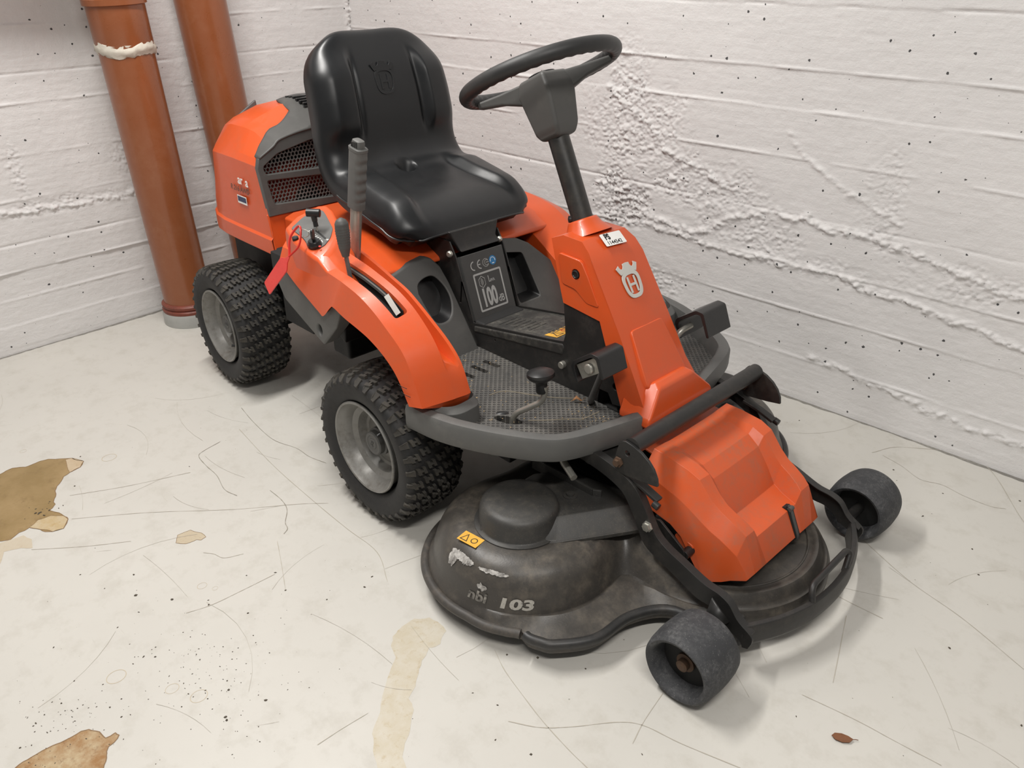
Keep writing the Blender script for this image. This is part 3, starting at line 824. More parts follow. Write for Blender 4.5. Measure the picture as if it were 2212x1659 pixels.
# printed marks on the hood side
Tm = frame((-.796, -.2945, .664), (1, 0, -.02), (0, -1, .02))
yy = -.2955
def side_text(s, x, z, size, mat, **k):
    return text('lettering', s, size, mat, frame((x, yy + (z - .56) * .03 - .0012, z), (1, 0, 0), (0, -1, .03)), hood, **k)
side_text('ar', -.810, .668, .036, WHITE, bold=.0006)
side_text('a', -.772, .666, .036, WHITE, bold=.0006)
side_text('R 216 AWD', -.818, .640, .022, DKPRINT, bold=.0004, shear=.15)
m = M(); m.box(-.838, -.783, -.0005, 0, .598, .622)
dec = obj('dealer_label', m, WHITE, hood, smooth=False); dec.location = (0, -.2955, 0)
m = M(); m.box(-.835, -.786, -.0009, 0, .604, .619)
dc2 = obj('label_field', m, NAVY, hood, smooth=False); dc2.location = (0, -.2955, 0)

# ---- body under the seat
m = M()
hb = lambda w, z0, z1, zc: [(-w, z0), (-w, z1), (-.22, zc), (.22, zc), (w, z1), (w, z0)]
m.loft([[(-.66, y, z) for y, z in hb(.25, .50, .58, .59)], [(-.40, y, z) for y, z in hb(.27, .50, .60, .60)], [(-.30, y, z) for y, z in hb(.325, .48, .598, .598)], [(-.215, y, z) for y, z in hb(.335, .54, .575, .572)], [(-.160, y, z) for y, z in hb(.335, .533, .545, .545)]])
part('body_shell', m, ORANGE, bevel=.018, seg=3)

# ---- orange fender arms with the control console
def rail_loft(rails, n, cap=True):
    rr = [cr(r_, n) for r_ in rails]
    m = M(); m.loft([[r_[k] for r_ in rr] for k in range(n)], True, cap)
    return m
A_ = [(.200, .398), (.162, .454), (.118, .487), (.067, .509), (.02, .520), (-.03, .529), (-.074, .541), (-.090, .536), (-.128, .503), (-.150, .508), (-.20, .529), (-.244, .548), (-.285, .570), (-.315, .590)]
B_ = [(.230, .400), (.200, .466), (.167, .512), (.113, .548), (.07, .572), (.02, .592), (-.04, .605), (-.065, .608), (-.12, .614), (-.145, .616), (-.20, .619), (-.235, .620), (-.28, .622), (-.315, .622)]
G_ = [(.248, .402), (.218, .470), (.185, .520), (.135, .563), (.09, .588), (.04, .606), (-.03, .622), (-.055, .626), (-.11, .634), (-.135, .637), (-.20, .648), (-.25, .655), (-.31, .660), (-.36, .660)]
L_ = [(.252, .402), (.222, .462), (.180, .500), (.118, .536), (.075, .558), (.03, .578), (-.03, .594), (-.06, .601), (-.11, .613), (-.14, .618), (-.20, .632), (-.26, .645), (-.33, .655), (-.40, .655)]
def v3(l, y): return [(x, y, z) for x, z in l]
def yl(l, y0, y1): return [(x, y0 + (y1 - y0) * i / (len(l) - 1), z) for i, (x, z) in enumerate(l)]
def arm_rails(s):
    dep = [0, .004, .03, .045, .045, .045, .045, .045, .045, .045, .03, .015, .004, 0]
    rails = [yl(A_, s * .478, s * .462), yl(B_, s * .466, s * .448),
             yl(G_, s * .392, s * .375),
             [(x, s * (.386 - .012 * i / 13), z - dep[i]) for i, (x, z) in enumerate(G_)],
             [(x, s * (.360 - .020 * i / 13), z - dep[i]) for i, (x, z) in enumerate(L_)],
             yl(L_, s * .356, s * .325), [(x, s * (.348 - .03 * i / 13), z + .001) for i, (x, z) in enumerate(L_)],
             [(x - .02, s * (.348 - .03 * i / 13), max(z - .08, .36)) for i, (x, z) in enumerate(L_)],
             [(x - .008, s * (.468 - .014 * i / 13), z + .004) for i, (x, z) in enumerate(A_)]]
    return rails
arm = rail_loft(arm_rails(-1), 53)
# slots for the two levers
slot = M()
sl = [(-.152, .60), (.098, .535), (.098, .70), (-.152, .70)]
def box_oriented(m, c0, xd, zd, lx, ly, lz):
    F = frame(c0, xd, zd)
    q = M(); q.prism(rpoly([(-lx / 2, -ly / 2), (lx / 2, -ly / 2), (lx / 2, ly / 2), (-lx / 2, ly / 2)], min(.008, ly * .3)), 'xy', -lz / 2, lz / 2); q.xf(F)
    m.add(q.v, q.f)
s1 = M(); box_oriented(s1, (-.105, -.418, .615), (.11, 0, -.035), (.3, 0, .95), .12, .031, .14)
s1b = M(); box_oriented(s1b, (.0, -.418, .585), (.15, 0, -.055), (.35, 0, .93), .16, .031, .15)
s1c = M(); box_oriented(s1c, (.065, -.418, .55), (.09, 0, -.05), (.45, 0, .88), .075, .031, .14)
fend = part('fender', arm, ORANGE, cuts=[s1, s1b, s1c], bevel=.006, seg=3, angle=30, bangle=28, label='orange right fender with lever slots and control panel')

for pts in ([(.1685, -.4795, .4408), (.181, -.4795, .4395), (.197, -.4785, .4405)], [(.177, -.4795, .4260), (.190, -.4795, .4235), (.207, -.478, .4235)]):
    m = M(); m.tube(pts, .0007, 6); obj('scratch', m, INK, fend)
# dark channel and grey height gate inside the slot
bx_, bz_ = [q_[0] for q_ in B_][::-1], [q_[1] for q_ in B_][::-1]
gx_, gz_ = [q_[0] for q_ in G_][::-1], [q_[1] for q_ in G_][::-1]
def arm_top(x, wgt=.6): return (1 - wgt) * float(np.interp(x, bx_, bz_)) + wgt * float(np.interp(x, gx_, gz_))
m = M(); rr = []
for x in np.linspace(-.162, .100, 22):
    z = arm_top(x) - .002
    rr.append([(x, -.4330, z - .010), (x, -.4330, z - .055), (x, -.4030, z - .055), (x, -.4030, z - .003), (x, -.4046, z - .003), (x, -.4046, z - .030), (x, -.4314, z - .030), (x, -.4314, z - .010)])
m.loft(rr); part('slot_channel', m, DARK)
m = M(); rr = []
for x in np.linspace(-.155, .055, 18):
    z = arm_top(x) - .002
    rr.append([(x, -.4095, z - .012), (x, -.4045, z - .012), (x, -.4045, z - .004), (x, -.4095, z - .004)])
m.loft(rr); part('height_gate', m, GREY_LIGHT, bevel=.001)
for k in range(9):
    x = -.145 + k * .024; z = arm_top(x) - .020
    m = M(); m.box(x - .003, x + .003, -.4312, -.4262, z - .003, z + .003)
    obj('gate_notch', m, ZINC, bpy.data.objects['height_gate'], smooth=False)
m = M(); F = frame((.074, -.4125, arm_top(.074) - .008), (.78, 0, -.62), (.35, -.62, .45)); q = M(); q.box(-.026, .026, -.006, .006, -.0005, .0005); q.xf(F); m.add(q.v, q.f)
part('scale_strip', m, SILVER, smooth=False, label='scratched silver height scale strip')

# raised console around the control panel
def pan_z(x, y): return .664 - .2 * (x + .23) + .2 * (y + .395)
top_c = [(-.245, -.470), (-.305, -.441), (-.327, -.396), (-.330, -.330), (-.315, -.312), (-.285, -.314), (-.197, -.350), (-.158, -.394), (-.140, -.432), (-.150, -.462), (-.19, -.474)]
ccx, ccy = -.24, -.395
m = M()
def cexp(f_, dz, zmin=None): return [(ccx + (x - ccx) * f_, max(ccy + (y - ccy) * f_, -.461), pan_z(x, y) + dz if zmin is None else zmin) for x, y in top_c]
def cfwd(ring, a): return [(x + a * sm(x, -.235, -.15), max(y, -.4565), z - .35 * a * sm(x, -.235, -.15)) for x, y, z in ring]
m.loft([cfwd(cexp(1.03, 0, .57), .10), cfwd(cexp(1.03, -.030), .095), cfwd(cexp(1.02, -.012), .05), cfwd(cexp(.985, .002), 0)])
part('console', m, ORANGE, bevel=.008, seg=3, bangle=20)
# control panel on the console
pan = rpoly([(-.289, -.434), (-.309, -.387), (-.312, -.345), (-.300, -.335), (-.280, -.340), (-.217, -.362), (-.190, -.388), (-.174, -.416), (-.178, -.440), (-.200, -.446), (-.218, -.438), (-.240, -.434)], .008)
m = M()
m.add([(x, y, pan_z(x, y) - .012) for x, y in pan] + [(x, y, pan_z(x, y) + .0035) for x, y in pan], [tuple(range(len(pan), 2 * len(pan)))] + [(i, (i + 1) % len(pan), len(pan) + (i + 1) % len(pan), len(pan) + i) for i in range(len(pan))])
cp = part('control_panel', m, GREY_LIGHT, bevel=.0015)
def pp(x, y, dz=0): return (x, y, pan_z(x, y) + .0036 + dz)
pn = Vector((.2, -.2, 1)).normalized()
# throttle slot, scale marks and lever
m = M(); F = frame(pp(-.216, -.398, .0004), (.96, -.1, 0), pn); q = M(); q.box(-.022, .022, -.0022, .0022, -.0004, .0004); q.xf(F); m.add(q.v, q.f)
obj('throttle_slot', m, INK, cp, smooth=False)
for k in range(7):
    F = frame(pp(-.246 + k * .0072, -.409 - k * .0006, .0004), (.3, .95, 0), pn); q = M(); q.box(-.003 - .0004 * k, .003 + .0004 * k, -.0009, .0009, -.0002, .0003); q.xf(F)
    obj('scale_mark', q, WHITE, cp, smooth=False)
thr = M(); p0 = Vector(pp(-.231, -.396)); thr.tube([p0 + Vector((0, 0, -.01)), p0 + Vector((-.003, -.001, .018))], .0018, 8)
th = part('throttle_lever', thr, ZINC)
m = M(); a = p0 + Vector((-.003, -.001, .012)); b = p0 + Vector((-.007, -.002, .038))
m.tube([a, a + (b - a) * .45, a + (b - a) * .5, b], [.006, .0055, .0065, .0075], 14)
cc = b + Vector((-.001, 0, .006))
m.tube([cc + Vector((-.013, -.010, 0)), cc + Vector((-.0125, -.0095, 0)), cc + Vector((.013, .010, 0)), cc + Vector((.0135, .0105, 0))], [.0085, .0098, .0098, .0085], 18)
obj('lever_knob', m, BLACKPL, th)
# ignition switch and key
ig = Vector(pp(-.192, -.431))
m = M(); m.lathe([(.0165, -.004), (.0165, .004), (.015, .006), (.014, .010), (.012, .012), (.0, .012)], ig, pn, 26)
igo = part('ignition_switch', m, BLACKPL)
m = M(); kb = ig + pn * .012
F = frame(kb, (.5, -.6, 0), pn); q = M(); q.prism(rpoly([(-.004, 0), (.004, 0), (.0085, .012), (.007, .026), (0, .031), (-.007, .026), (-.0085, .012)], .003), 'xz', -.0028, .0028); q.xf(F); m.add(q.v, q.f)
obj('key', m, BLACKPL, igo, bevel=.001)
m = M(); F = frame(ig + Vector((.010, -.004, .0)) + pn * .0045, (1, 0, 0), pn); q = M(); q.lathe([(.003, 0), (.003, .0008)], (.012, .004, -.002), (0, 0, 1), 12); q.xf(F); m.add(q.v, q.f)
obj('red_mark', m, REDP, igo)
text('lettering', '1 +', .016, WHITE, frame(pp(-.188, -.405, .0005), (.3, .95, 0), pn), cp)
# second key-hole bung
m = M(); hb_ = Vector(pp(-.248, -.448)); m.lathe([(.0075, -.006), (.0075, .001), (.006, .002), (.0, .0005)], hb_, pn, 18)
part('screw_plug', m, INK)

# height lever with ribbed grip
m = M()
lp0 = Vector((-.062, -.420, .55)); lp1 = Vector((-.085, -.418, .66))
m.loft(bar_path([lp0, lp0 + (lp1 - lp0) * .5, lp1], .005, .013, (1, 0, .2)))
hl = part('height_lever', m, GREY_LIGHT, bevel=.0012)
m = M(); d = Vector((-.06, .0, 1)).normalized(); prs = []; rads = []
for k in range(41):
    t = k / 40 * .088
    r_ = np.interp(t, [0, .008, .02, .055, .075, .083, .088], [.0082, .010, .0132, .0160, .0155, .0115, .003])
    if .030 < t < .068: r_ += .0007 * math.sin(k * 2.4)
    prs.append(lp1 - d * .012 + d * t); rads.append(float(r_))
m.tube(prs, rads, 18)
obj('lever_grip', m, GREY, hl, angle=60)

# lift lever: flat oval tube, grip with finger waves, push button
ax0 = Vector((-.175, -.345, .545)); axd = (Vector((-.103, -.345, .892)) - Vector((-.166, -.345, .593))).normalized()
def along(t): return ax0 + axd * t
m = M(); m.tube([along(0), along(.20), along(.225)], .0165, 24, squash=(.72, 1))
ll = part('lift_lever', m, ZINC, label='zinc coated lift lever tube')
m = M(); rings = []
for k in range(45):
    t = k / 44; s = .195 + t * .138
    c0 = along(s); sd_ = Vector((0, 1, 0)); fw = sd_.cross(axd).normalized()
    wv = .0016 * math.sin(t * 2 * PI * 6) if .12 < t < .92 else 0
    ring = []
    for i in range(28):
        a = 2 * PI * i / 28
        sx = math.copysign(abs(math.cos(a)) ** .6, math.cos(a)); sy = math.copysign(abs(math.sin(a)) ** .6, math.sin(a))
        f_ = .0215 + (wv if sx > 0 else 0)
        ring.append(c0 + fw * sx * f_ + sd_ * sy * .0155)
    rings.append(ring)
m.loft(rings)
ring0 = [along(.333) + (p - along(.333)) for p in [q_ + axd * 0 for q_ in rings[-1]]]
m.loft([[along(.331) + (p - along(.333)) * 1.04 for p in ring0], [along(.337) + (p - along(.333)) * 1.06 for p in ring0], [along(.3385) + (p - along(.333)) * .98 for p in ring0]])
gp = obj('lever_grip', m, GREY_LIGHT, ll, angle=40)
m = M(); rings = []
for s, f_ in ((.330, .72), (.349, .70), (.3535, .64), (.355, .5)):
    rings.append([along(s) + (p - along(.333)) * f_ + Vector((0, 0, 0)) for p in ring0])
m.loft(rings)
pb_ = obj('push_button', m, GREY_LIGHT, ll, angle=40)
for k in range(4):
    m = M(); c0 = along(.345) + Vector((-.010 + .006 * k, -.0113, 0)); m.loft(bar_path([c0 - axd * .006, c0 + axd * .006], .0025, .0012, (0, 1, 0)))
    obj('button_groove', m, INK, ll, smooth=False)

# grey bracket below the fender
m = M()
outer = [(-.37, .545), (-.33, .483), (-.165, .410), (-.10, .475), (-.072, .53), (-.10, .535), (-.126, .512), (-.30, .58)]
m.prism(outer, 'xz', -.455, -.415)
cm = M(); cm.prism(circ(-.176, .447, .011, 20, .8, 1.25), 'xz', -.50, -.425)
part('side_skirt', m, GREY_LIGHT, cuts=[cm], bevel=.007, seg=2)

# left fender, seen past the seat
TL = [(.095, .352), (.06, .392), (.02, .43), (-.04, .478), (-.09, .512), (-.14, .543), (-.20, .578), (-.26, .592), (-.32, .60), (-.40, .605), (-.50, .605)]
Lr = [[(x - .02, .465, max(z - .07, .335)) for x, z in TL], [(x, .445, z - .022) for x, z in TL], [(x, .395, z) for x, z in TL],
      [(x - .005, .335, z - .004) for x, z in TL], [(x - .02, .275, z - .022) for x, z in TL], [(x - .04, .275, max(z - .08, .335)) for x, z in TL], [(x - .04, .45, max(z - .085, .335)) for x, z in TL]]
part('fender', rail_loft(Lr, 45), ORANGE, bevel=.012, seg=3, angle=30, bangle=25, label='plain orange left fender')

# ---- seat
prof = [(-.572, 1.080), (-.543, 1.046), (-.506, .985), (-.486, .93), (-.472, .87), (-.463, .81), (-.455, .775), (-.438, .748), (-.412, .731), (-.38, .717), (-.32, .705), (-.26, .696), (-.21, .686), (-.172, .670), (-.142, .648), (-.125, .622)]
NT = 130
pc = cr([(x, 0, z) for x, z in prof], NT)
pc = [Vector(p) for p in pc]
arcl = [0]
for i in range(1, NT): arcl.append(arcl[-1] + (pc[i] - pc[i - 1]).length)
TOT = arcl[-1]
NS = 161
m = M(); rings = []
def sm(x, a, b):
    t = min(max((x - a) / (b - a), 0), 1); return t * t * (3 - 2 * t)
for i in range(NT):
    s = arcl[i]; p = pc[i]
    t = (pc[min(i + 1, NT - 1)] - pc[max(i - 1, 0)]).normalized()
    nrm = Vector((-t.z, 0, t.x)); nrm = -nrm if nrm.x + nrm.z < 0 else nrm
    back = 1 - sm(s, .27, .37)
    w0 = np.interp(s, [0, .05, .12, .20, .28, .33, .42, .55, TOT - .03, TOT], [.192, .207, .218, .225, .229, .231, .236, .240, .238, .232])
    # rounded top corners in front view
    if s < .16: w0 *= (1 - (1 - s / .16) ** 3.2 * .40)
    if s > TOT - .09: w0 *= 1 - ((s - (TOT - .09)) / .09) ** 2.6 * .19
    endd = 0
    if s < .035: endd = .032 * (1 - math.sqrt(max(0, 1 - (1 - s / .035) ** 2)))
    front = []
    for k in range(NS):
        u = -1 + 2 * k / (NS - 1)
        # denser near the edges
        u = math.copysign(1 - (1 - abs(u)) ** 1.5, u)
        au = abs(u)
        edge = (.062 - .022 * sm(s, TOT - .10, TOT)) * (1 - max(0, 1 - au ** 5.5) ** .42)
        bol = .021 * sm(au, .465, .58) * (1 - .55 * sm(au, .80, 1.0))
        groove = -.006 * math.exp(-((au - .465) / .035) ** 2)
        bol_line = back * sm(s, .06, .15) * (1 - sm(s, .25, .33))
        seatb = (1 - back) * sm(s, .37, .45) * (1 - sm(s, TOT - .13, TOT - .01))
        spread = .18 * sm(s, .50, TOT)            # seat bolsters open towards the front
        bs = .022 * sm(au, .47 + spread, .64 + spread * .8) * (1 - .5 * sm(au, .86, 1.0))
        d = -edge - endd * 1.0 + (bol + groove) * bol_line + bs * seatb
        # scooped hollow between the bolsters where back meets seat
        d += -.006 * (1 - au) * math.exp(-((s - .33) / .05) ** 2)
        # slightly dished across
        d += .010 * au * au * (1 - sm(s, .45, .6)) 
        q = p + nrm * d
        q = Vector((q.x, w0 * u + .024, q.z))
        if s > .40 and s < .62:
            pass
        # drain hole
        rr = math.hypot((q.x + .412) * 1.15, (q.y - .012))
        if s > .36: q.z -= .050 * (1 - sm(rr, .008, .036)) ** 1.3
        if s > .48: q.z = max(q.z, .613)
        front.append(q)
    back_pts = []
    for k in range(13):
        u = 1 - 2 * k / 12
        bt = .070 + .012 * (1 - abs(u)) 
        if s < .035: bt = .070
        q = p - nrm * bt
        back_pts.append(Vector((q.x, w0 * .985 * u + .024, q.z)))
    rings.append(front + back_pts)
m.loft(rings)
seat = part('seat', m, VINYL, angle=60, label='smooth black vinyl seat with side bolsters and a drain hole')
m = M()
pbx = [pc[i] for i in range(0, NT, 6)] + [pc[-1]]
# thin seam lip along the lower edge of the cushion
lip = []
for k in range(31):
    a = -1 + 2 * k / 30
    lip.append((a,))
i0 = int(NT * .55)
path = [Vector((rings[i][0].x, rings[i][0].y, rings[i][0].z - .004)) for i in range(i0, NT, 2)] + [Vector((rings[-1][k].x + .001, rings[-1][k].y, rings[-1][k].z - .002)) for k in range(4, NS - 4, 3)] + [Vector((rings[i][NS - 1].x, rings[i][NS - 1].y, rings[i][NS - 1].z - .004)) for i in range(NT - 1, i0, -2)]
m.tube(path, .003, 8)
obj('seam_lip', m, BLACKPL, seat)

m = M(); m.lathe([(.010, 0), (.009, .0015), (.0, .0015)], (-.413, .012, .683), (.1, 0, 1), 20); obj('hole_shade_disc', m, DARK, seat)  # near-black disc painting in the shade at the bottom of the hole
# badge shapes shared by the embossed seat mark and the tower badge (unit: width about 1)
def emblem(m, F, s, t, ringw=.15):
    def put(poly):
        q = M(); q.prism([(x * s, y * s) for x, y in poly], 'xy', 0, t); q.xf(F); m.add(q.v, q.f)
    n = 40; A = []; B = []
    for k in range(n):
        a = 2 * PI * k / n
        c_, s_ = math.cos(a), math.sin(a)
        ex = 2.9
        x = math.copysign(abs(c_) ** (2 / ex), c_); y = math.copysign(abs(s_) ** (2 / ex), s_)
        tw = 1 + .10 * y
        A.append((.5 * x * tw, .54 * y)); B.append(((.5 - ringw) * x * tw, (.54 - ringw) * y))
    q = M()
    vs = [(x * s, y * s, z) for z in (0, t) for L in (A, B) for x, y in L]
    fs = []
    for k in range(n):
        j = (k + 1) % n
        fs += [(2 * n + k, 2 * n + j, 3 * n + j, 3 * n + k), (k, 2 * n + k, 2 * n + j, j), (n + k, n + j, 3 * n + j, 3 * n + k)]
    q.add(vs, fs); q.xf(F); m.add(q.v, q.f)
    hw, hh, st = .235, .32, .10
    put([(-hw, -hh), (-hw + st, -hh), (-hw + st, -st / 2), (hw - st, -st / 2), (hw - st, -hh), (hw, -hh), (hw, hh), (hw - st, hh), (hw - st, st / 2), (-hw + st, st / 2), (-hw + st, hh), (-hw, hh)])
    for sg in (-1, 1):
        put([(sg * x, y) for x, y in [(0, .52), (.25, .51), (.45, .45), (.52, .55), (.62, .74), (.44, .84), (.41, .74), (.34, .67), (.26, .68), (.20, .76), (.19, .86), (0, .88)]])
bi = int(NT * .185)
tdir = (pc[bi + 1] - pc[bi - 1]).normalized(); nb = Vector((-tdir.z, 0, tdir.x)); nb = -nb if nb.x < 0 else nb
m = M(); emblem(m, frame(Vector((pc[bi].x, 0.016, pc[bi].z)) + nb * -.0008, (0, 1, 0), nb), .062, .0022, .10)
obj('embossed_badge', m, VINYL, seat, bevel=.0006)

# seat bracket and hinge
m = M()
m.loft([[(-.155, -.088, .625), (-.155, .088, .625), (-.175, .088, .60), (-.175, -.088, .60)], [(-.118, -.085, .622), (-.118, .085, .622), (-.135, .085, .60), (-.135, -.085, .60)],
        [(-.112, -.066, .585), (-.112, .072, .585), (-.125, .072, .58), (-.125, -.066, .58)], [(-.098, -.062, .568), (-.098, .075, .568), (-.112, .075, .566), (-.112, -.062, .566)]])
part('seat_bracket', m, BLACKSTEEL, bevel=.003)
m = M(); m.box(-.40, -.14, -.085, .085, .595, .628); m.box(-.42, -.19, -.16, .16, .615, .64)
part('seat_base', m, DARK, bevel=.004)
for y in (-.093, .082):
    m = M(); m.lathe([(.0085, 0), (.0085, .006), (.006, .009), (.0, .0095)], (-.107, y, .570), (.2, -1, 0), 18)
    part('hinge_bolt', m, ZINC)

# ---- centre tunnel: side plates, noise plate, battery lid
side = [(-.30, .60), (-.16, .60), (-.118, .598), (-.094, .560), (-.032, .398), (.262, .447), (.285, .452), (.29, .47), (.282, .548), (.392, .535), (.482, .352), (.44, .345), (.425, .37), (.40, .37), (.395, .325), (-.30, .32)]
for s in (-1, 1):
    m = M(); m.prism(side, 'xz', s * .086, s * .082)
    cm = M(); cm.prism(circ(.446, .393, .009, 16), 'xz', -.2, .2)
    cm2 = M(); cm2.prism(circ(.42, .505, .003, 10), 'xz', -.2, .2)
    cm3 = M(); cm3.prism([(-.085, .44), (-.079, .44), (-.072, .50), (-.078, .50)], 'xz', -.2, .2)
    cm4 = M(); cm4.prism(circ(.05, .375, .0025, 10), 'xz', -.2, .2)
    part('tunnel_side_plate', m, BLACKSTEEL, cuts=[cm, cm2, cm3, cm4], bevel=.0015)
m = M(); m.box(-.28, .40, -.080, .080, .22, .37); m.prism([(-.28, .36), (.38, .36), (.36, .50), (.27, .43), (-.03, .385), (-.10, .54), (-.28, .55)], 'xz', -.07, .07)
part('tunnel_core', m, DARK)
m = M(); m.lathe([(.009, 0), (.009, .010), (.0075, .0115), (.0, .0115)], (.288, -.086, .393), (0, -1, 0), 20)
part('tunnel_bolt', m, ZINC)
# sloping plate with the noise label
T0 = Vector((-.092, 0, .560)); T1 = Vector((-.033, 0, .390)); pd = (T1 - T0); pln = Vector((-pd.z, 0, pd.x)).normalized(); pln = pln if pln.x > 0 else -pln
up = -pd.normalized(); mid = (T0 + T1) / 2
FP = frame(mid, (0, 1, 0), pln)                                     # local x = mower left, local y = up the plate
L2 = pd.length / 2
m = M(); q = M(); q.box(-.0745, .0745, -L2, L2, -.003, 0); q.box(-.0745, -.0715, -L2, L2, -.03, 0); q.xf(FP); m.add(q.v, q.f)
npl = part('noise_plate', m, surf('grey_enamel_plate', (.045, .045, .044), .5, dirt=(.09, .085, .075), dirt_amt=.4), bevel=.0015)
def FPm(x, y, z=.0006): return FP @ Matrix.Translation((x, y, z))
m = M(); q = M()
a0 = rpoly([(-.048, -.066), (.050, -.066), (.050, .036), (-.048, .036)], .005); b0 = rpoly([(-.043, -.061), (.045, -.061), (.045, .031), (-.043, .031)], .002)
n = len(a0)
q.add([(x, y, .0005) for x, y in a0] + [(x, y, .0005) for x, y in b0], [(i, (i + 1) % n, n + (i + 1) % n, n + i) for i in range(n)]); q.xf(FP)
obj('label_border', q, PRINT, npl, smooth=False)
text('lettering', '100', .066, PRINT, FPm(-.008, -.034), npl, bold=.0026, sx=.54)
text('lettering', 'dB', .027, PRINT, FPm(.031, -.046), npl, sx=.72, bold=.0003)
text('lettering', 'L', .025, PRINT, FPm(.004, .013), npl, sx=.8)
text('lettering', 'WA', .012, PRINT, FPm(.014, .008), npl, sx=.8)
q = M()
for r_ in (.0150, ):
    hx = [(r_ * math.cos(PI / 6 + PI / 3 * k) * .85 - .022, r_ * math.sin(PI / 6 + PI / 3 * k) * 1.1 + .011) for k in range(6)]
    hi = [((x + .022) * .88 - .022, (y - .011) * .88 + .011) for x, y in hx]
    q.add([(x, y, .0005) for x, y in hx + hi], [(i, (i + 1) % 6, 6 + (i + 1) % 6, 6 + i) for i in range(6)])
for r_ in (.004, .007, .010):
    A = [(-.028 + r_ * math.cos(a), .011 + r_ * math.sin(a) * 1.1) for a in np.linspace(-1.2, 1.2, 9)]
    B = [(-.028 + (r_ - .0012) * math.cos(a), .011 + (r_ - .0012) * math.sin(a) * 1.1) for a in np.linspace(-1.2, 1.2, 9)]
    q.add([(x, y, .0005) for x, y in A + B], [(i, i + 1, 9 + i + 1, 9 + i) for i in range(8)])
q.xf(FP); obj('sound_symbol', q, PRINT, npl, smooth=False)
def arc_mark(m, cx, cy, r_, w, a0_, a1_, n=16):
    A = [(cx + r_ * math.cos(a), cy + r_ * math.sin(a), .0005) for a in np.linspace(a0_, a1_, n)]
    B = [(cx + (r_ - w) * math.cos(a), cy + (r_ - w) * math.sin(a), .0005) for a in np.linspace(a0_, a1_, n)]
    m.add(A + B, [(i, i + 1, n + i + 1, n + i) for i in range(n - 1)])
q = M(); arc_mark(q, -.036, .057, .0125, .003, PI / 2, 3 * PI / 2); arc_mark(q, -.013, .057, .0125, .003, PI / 2, 3 * PI / 2); q.add([(-.024, .0557, .0005), (-.014, .0557, .0005), (-.014, .0583, .0005), (-.024, .0583, .0005)], [(0, 1, 2, 3)])
q.xf(FP); obj('conformity_mark', q, PRINT, npl, smooth=False)
q = M(); arc_mark(q, .005, .057, .011, .0013, .6, 5.7, 20); arc_mark(q, .008, .057, .0075, .0013, .6, 5.7, 20); q.add([(.006, .0565, .0005), (.016, .0565, .0005), (.016, .058, .0005), (.006, .058, .0005)], [(0, 1, 2, 3)]); q.xf(FP)
obj('conformity_mark', q, PRINT, npl, smooth=False)
q = M(); q.add([(x, y, .0005) for x, y in circ(.030, .058, .0125, 24)], [tuple(range(24))]); q.xf(FP); bl = obj('hearing_symbol', q, BLUE, npl, smooth=False)
q = M(); hd = [(.025, .064), (.035, .064), (.0345, .056), (.0325, .050), (.0275, .050), (.0255, .056)]
arc_mark(q, .030, .058, .0085, .0012, .3, PI - .3); q.v = [(x, y, .0007) for x, y, z in q.v]
for sg in (-1, 1): q.add([(.030 + sg * .0072, .062, .0007), (.030 + sg * .009, .061, .0007), (.030 + sg * .009, .056, .0007), (.030 + sg * .0072, .055, .0007)], [(0, 1, 2, 3)])
q.add([(x, y, .0007) for x, y in [(.0255, .0495 + .002), (.0345, .0515), (.033, .0495), (.027, .0495)]], [(0, 1, 2, 3)])
q.xf(FP); obj('hearing_symbol_lines', q, WHITE, npl, smooth=False)

# ---- battery lid
m = M()
lid = [(-.030, .372), (-.030, .392), (.285, .446), (.290, .435), (.285, .415)]
m.prism(lid, 'xz', -.0885, .0885)
bl = part('battery_lid', m, surf('dusty_black_plastic', (.026, .025, .023), .62, dirt=(.16, .15, .125), dirt_amt=.85, dirt_scale=16, grain=.25, grain_scale=300), bevel=.007, seg=3)
lt = Vector((.315, 0, .054)).normalized(); ln_ = Vector((-lt.z, 0, lt.x))
def FL(x, y, dz=.0007):
    z = .392 + (x + .030) * .054 / .315
    return frame(Vector((x, y, z)) + ln_ * dz, (0, 1, 0), ln_)
# moulded ribs and worn relief letters
for k in range(7):
    q = M(); q.box(-.03 + .006 * (k % 3), .03, -.002, .002, -.001, .0008); q.xf(FL(.03 + k * .018, -.02)); obj('moulded_rib', q, bl.data.materials[0], bl, bevel=.0005)
text('lettering', 'SERV', .028, surf('relief_letters', (.09, .085, .075), .6), frame(Vector((.205, -.02, .392 + .235 * .054 / .315)) + ln_ * .0008, (0, 1, 0), ln_), bl, extrude=.0008)
wl = M(); wl.box(-.042, .042, -.021, .021, -.0003, .0003); wl.xf(FL(.222, -.020)); wlo = obj('warning_label', wl, YELLOW, bl, smooth=False)
q = M(); q.add([(-.036, -.015, .0005), (-.008, -.015, .0005), (-.022, .014, .0005), (-.032, -.0125, .0005), (-.012, -.0125, .0005), (-.022, .0085, .0005)], [(0, 1, 4, 3), (1, 2, 5, 4), (2, 0, 3, 5)]); q.xf(FL(.222, -.020)); obj('warning_print', q, INK, bl, smooth=False)
q = M(); arc_mark(q, .012, 0, .013, .0022, 0, 2 * PI, 20); q.add([(.003, .008, .0005), (.005, .010, .0005), (.021, -.008, .0005), (.019, -.010, .0005)], [(0, 1, 2, 3)]); q.add([(.028, -.012, .0005), (.038, -.012, .0005), (.036, .012, .0005), (.030, .012, .0005)], [(0, 1, 2, 3)])
q.xf(FL(.222, -.020, .0009)); obj('warning_print', q, surf('red_ink', (.5, .03, .02), .6), bl, smooth=False)

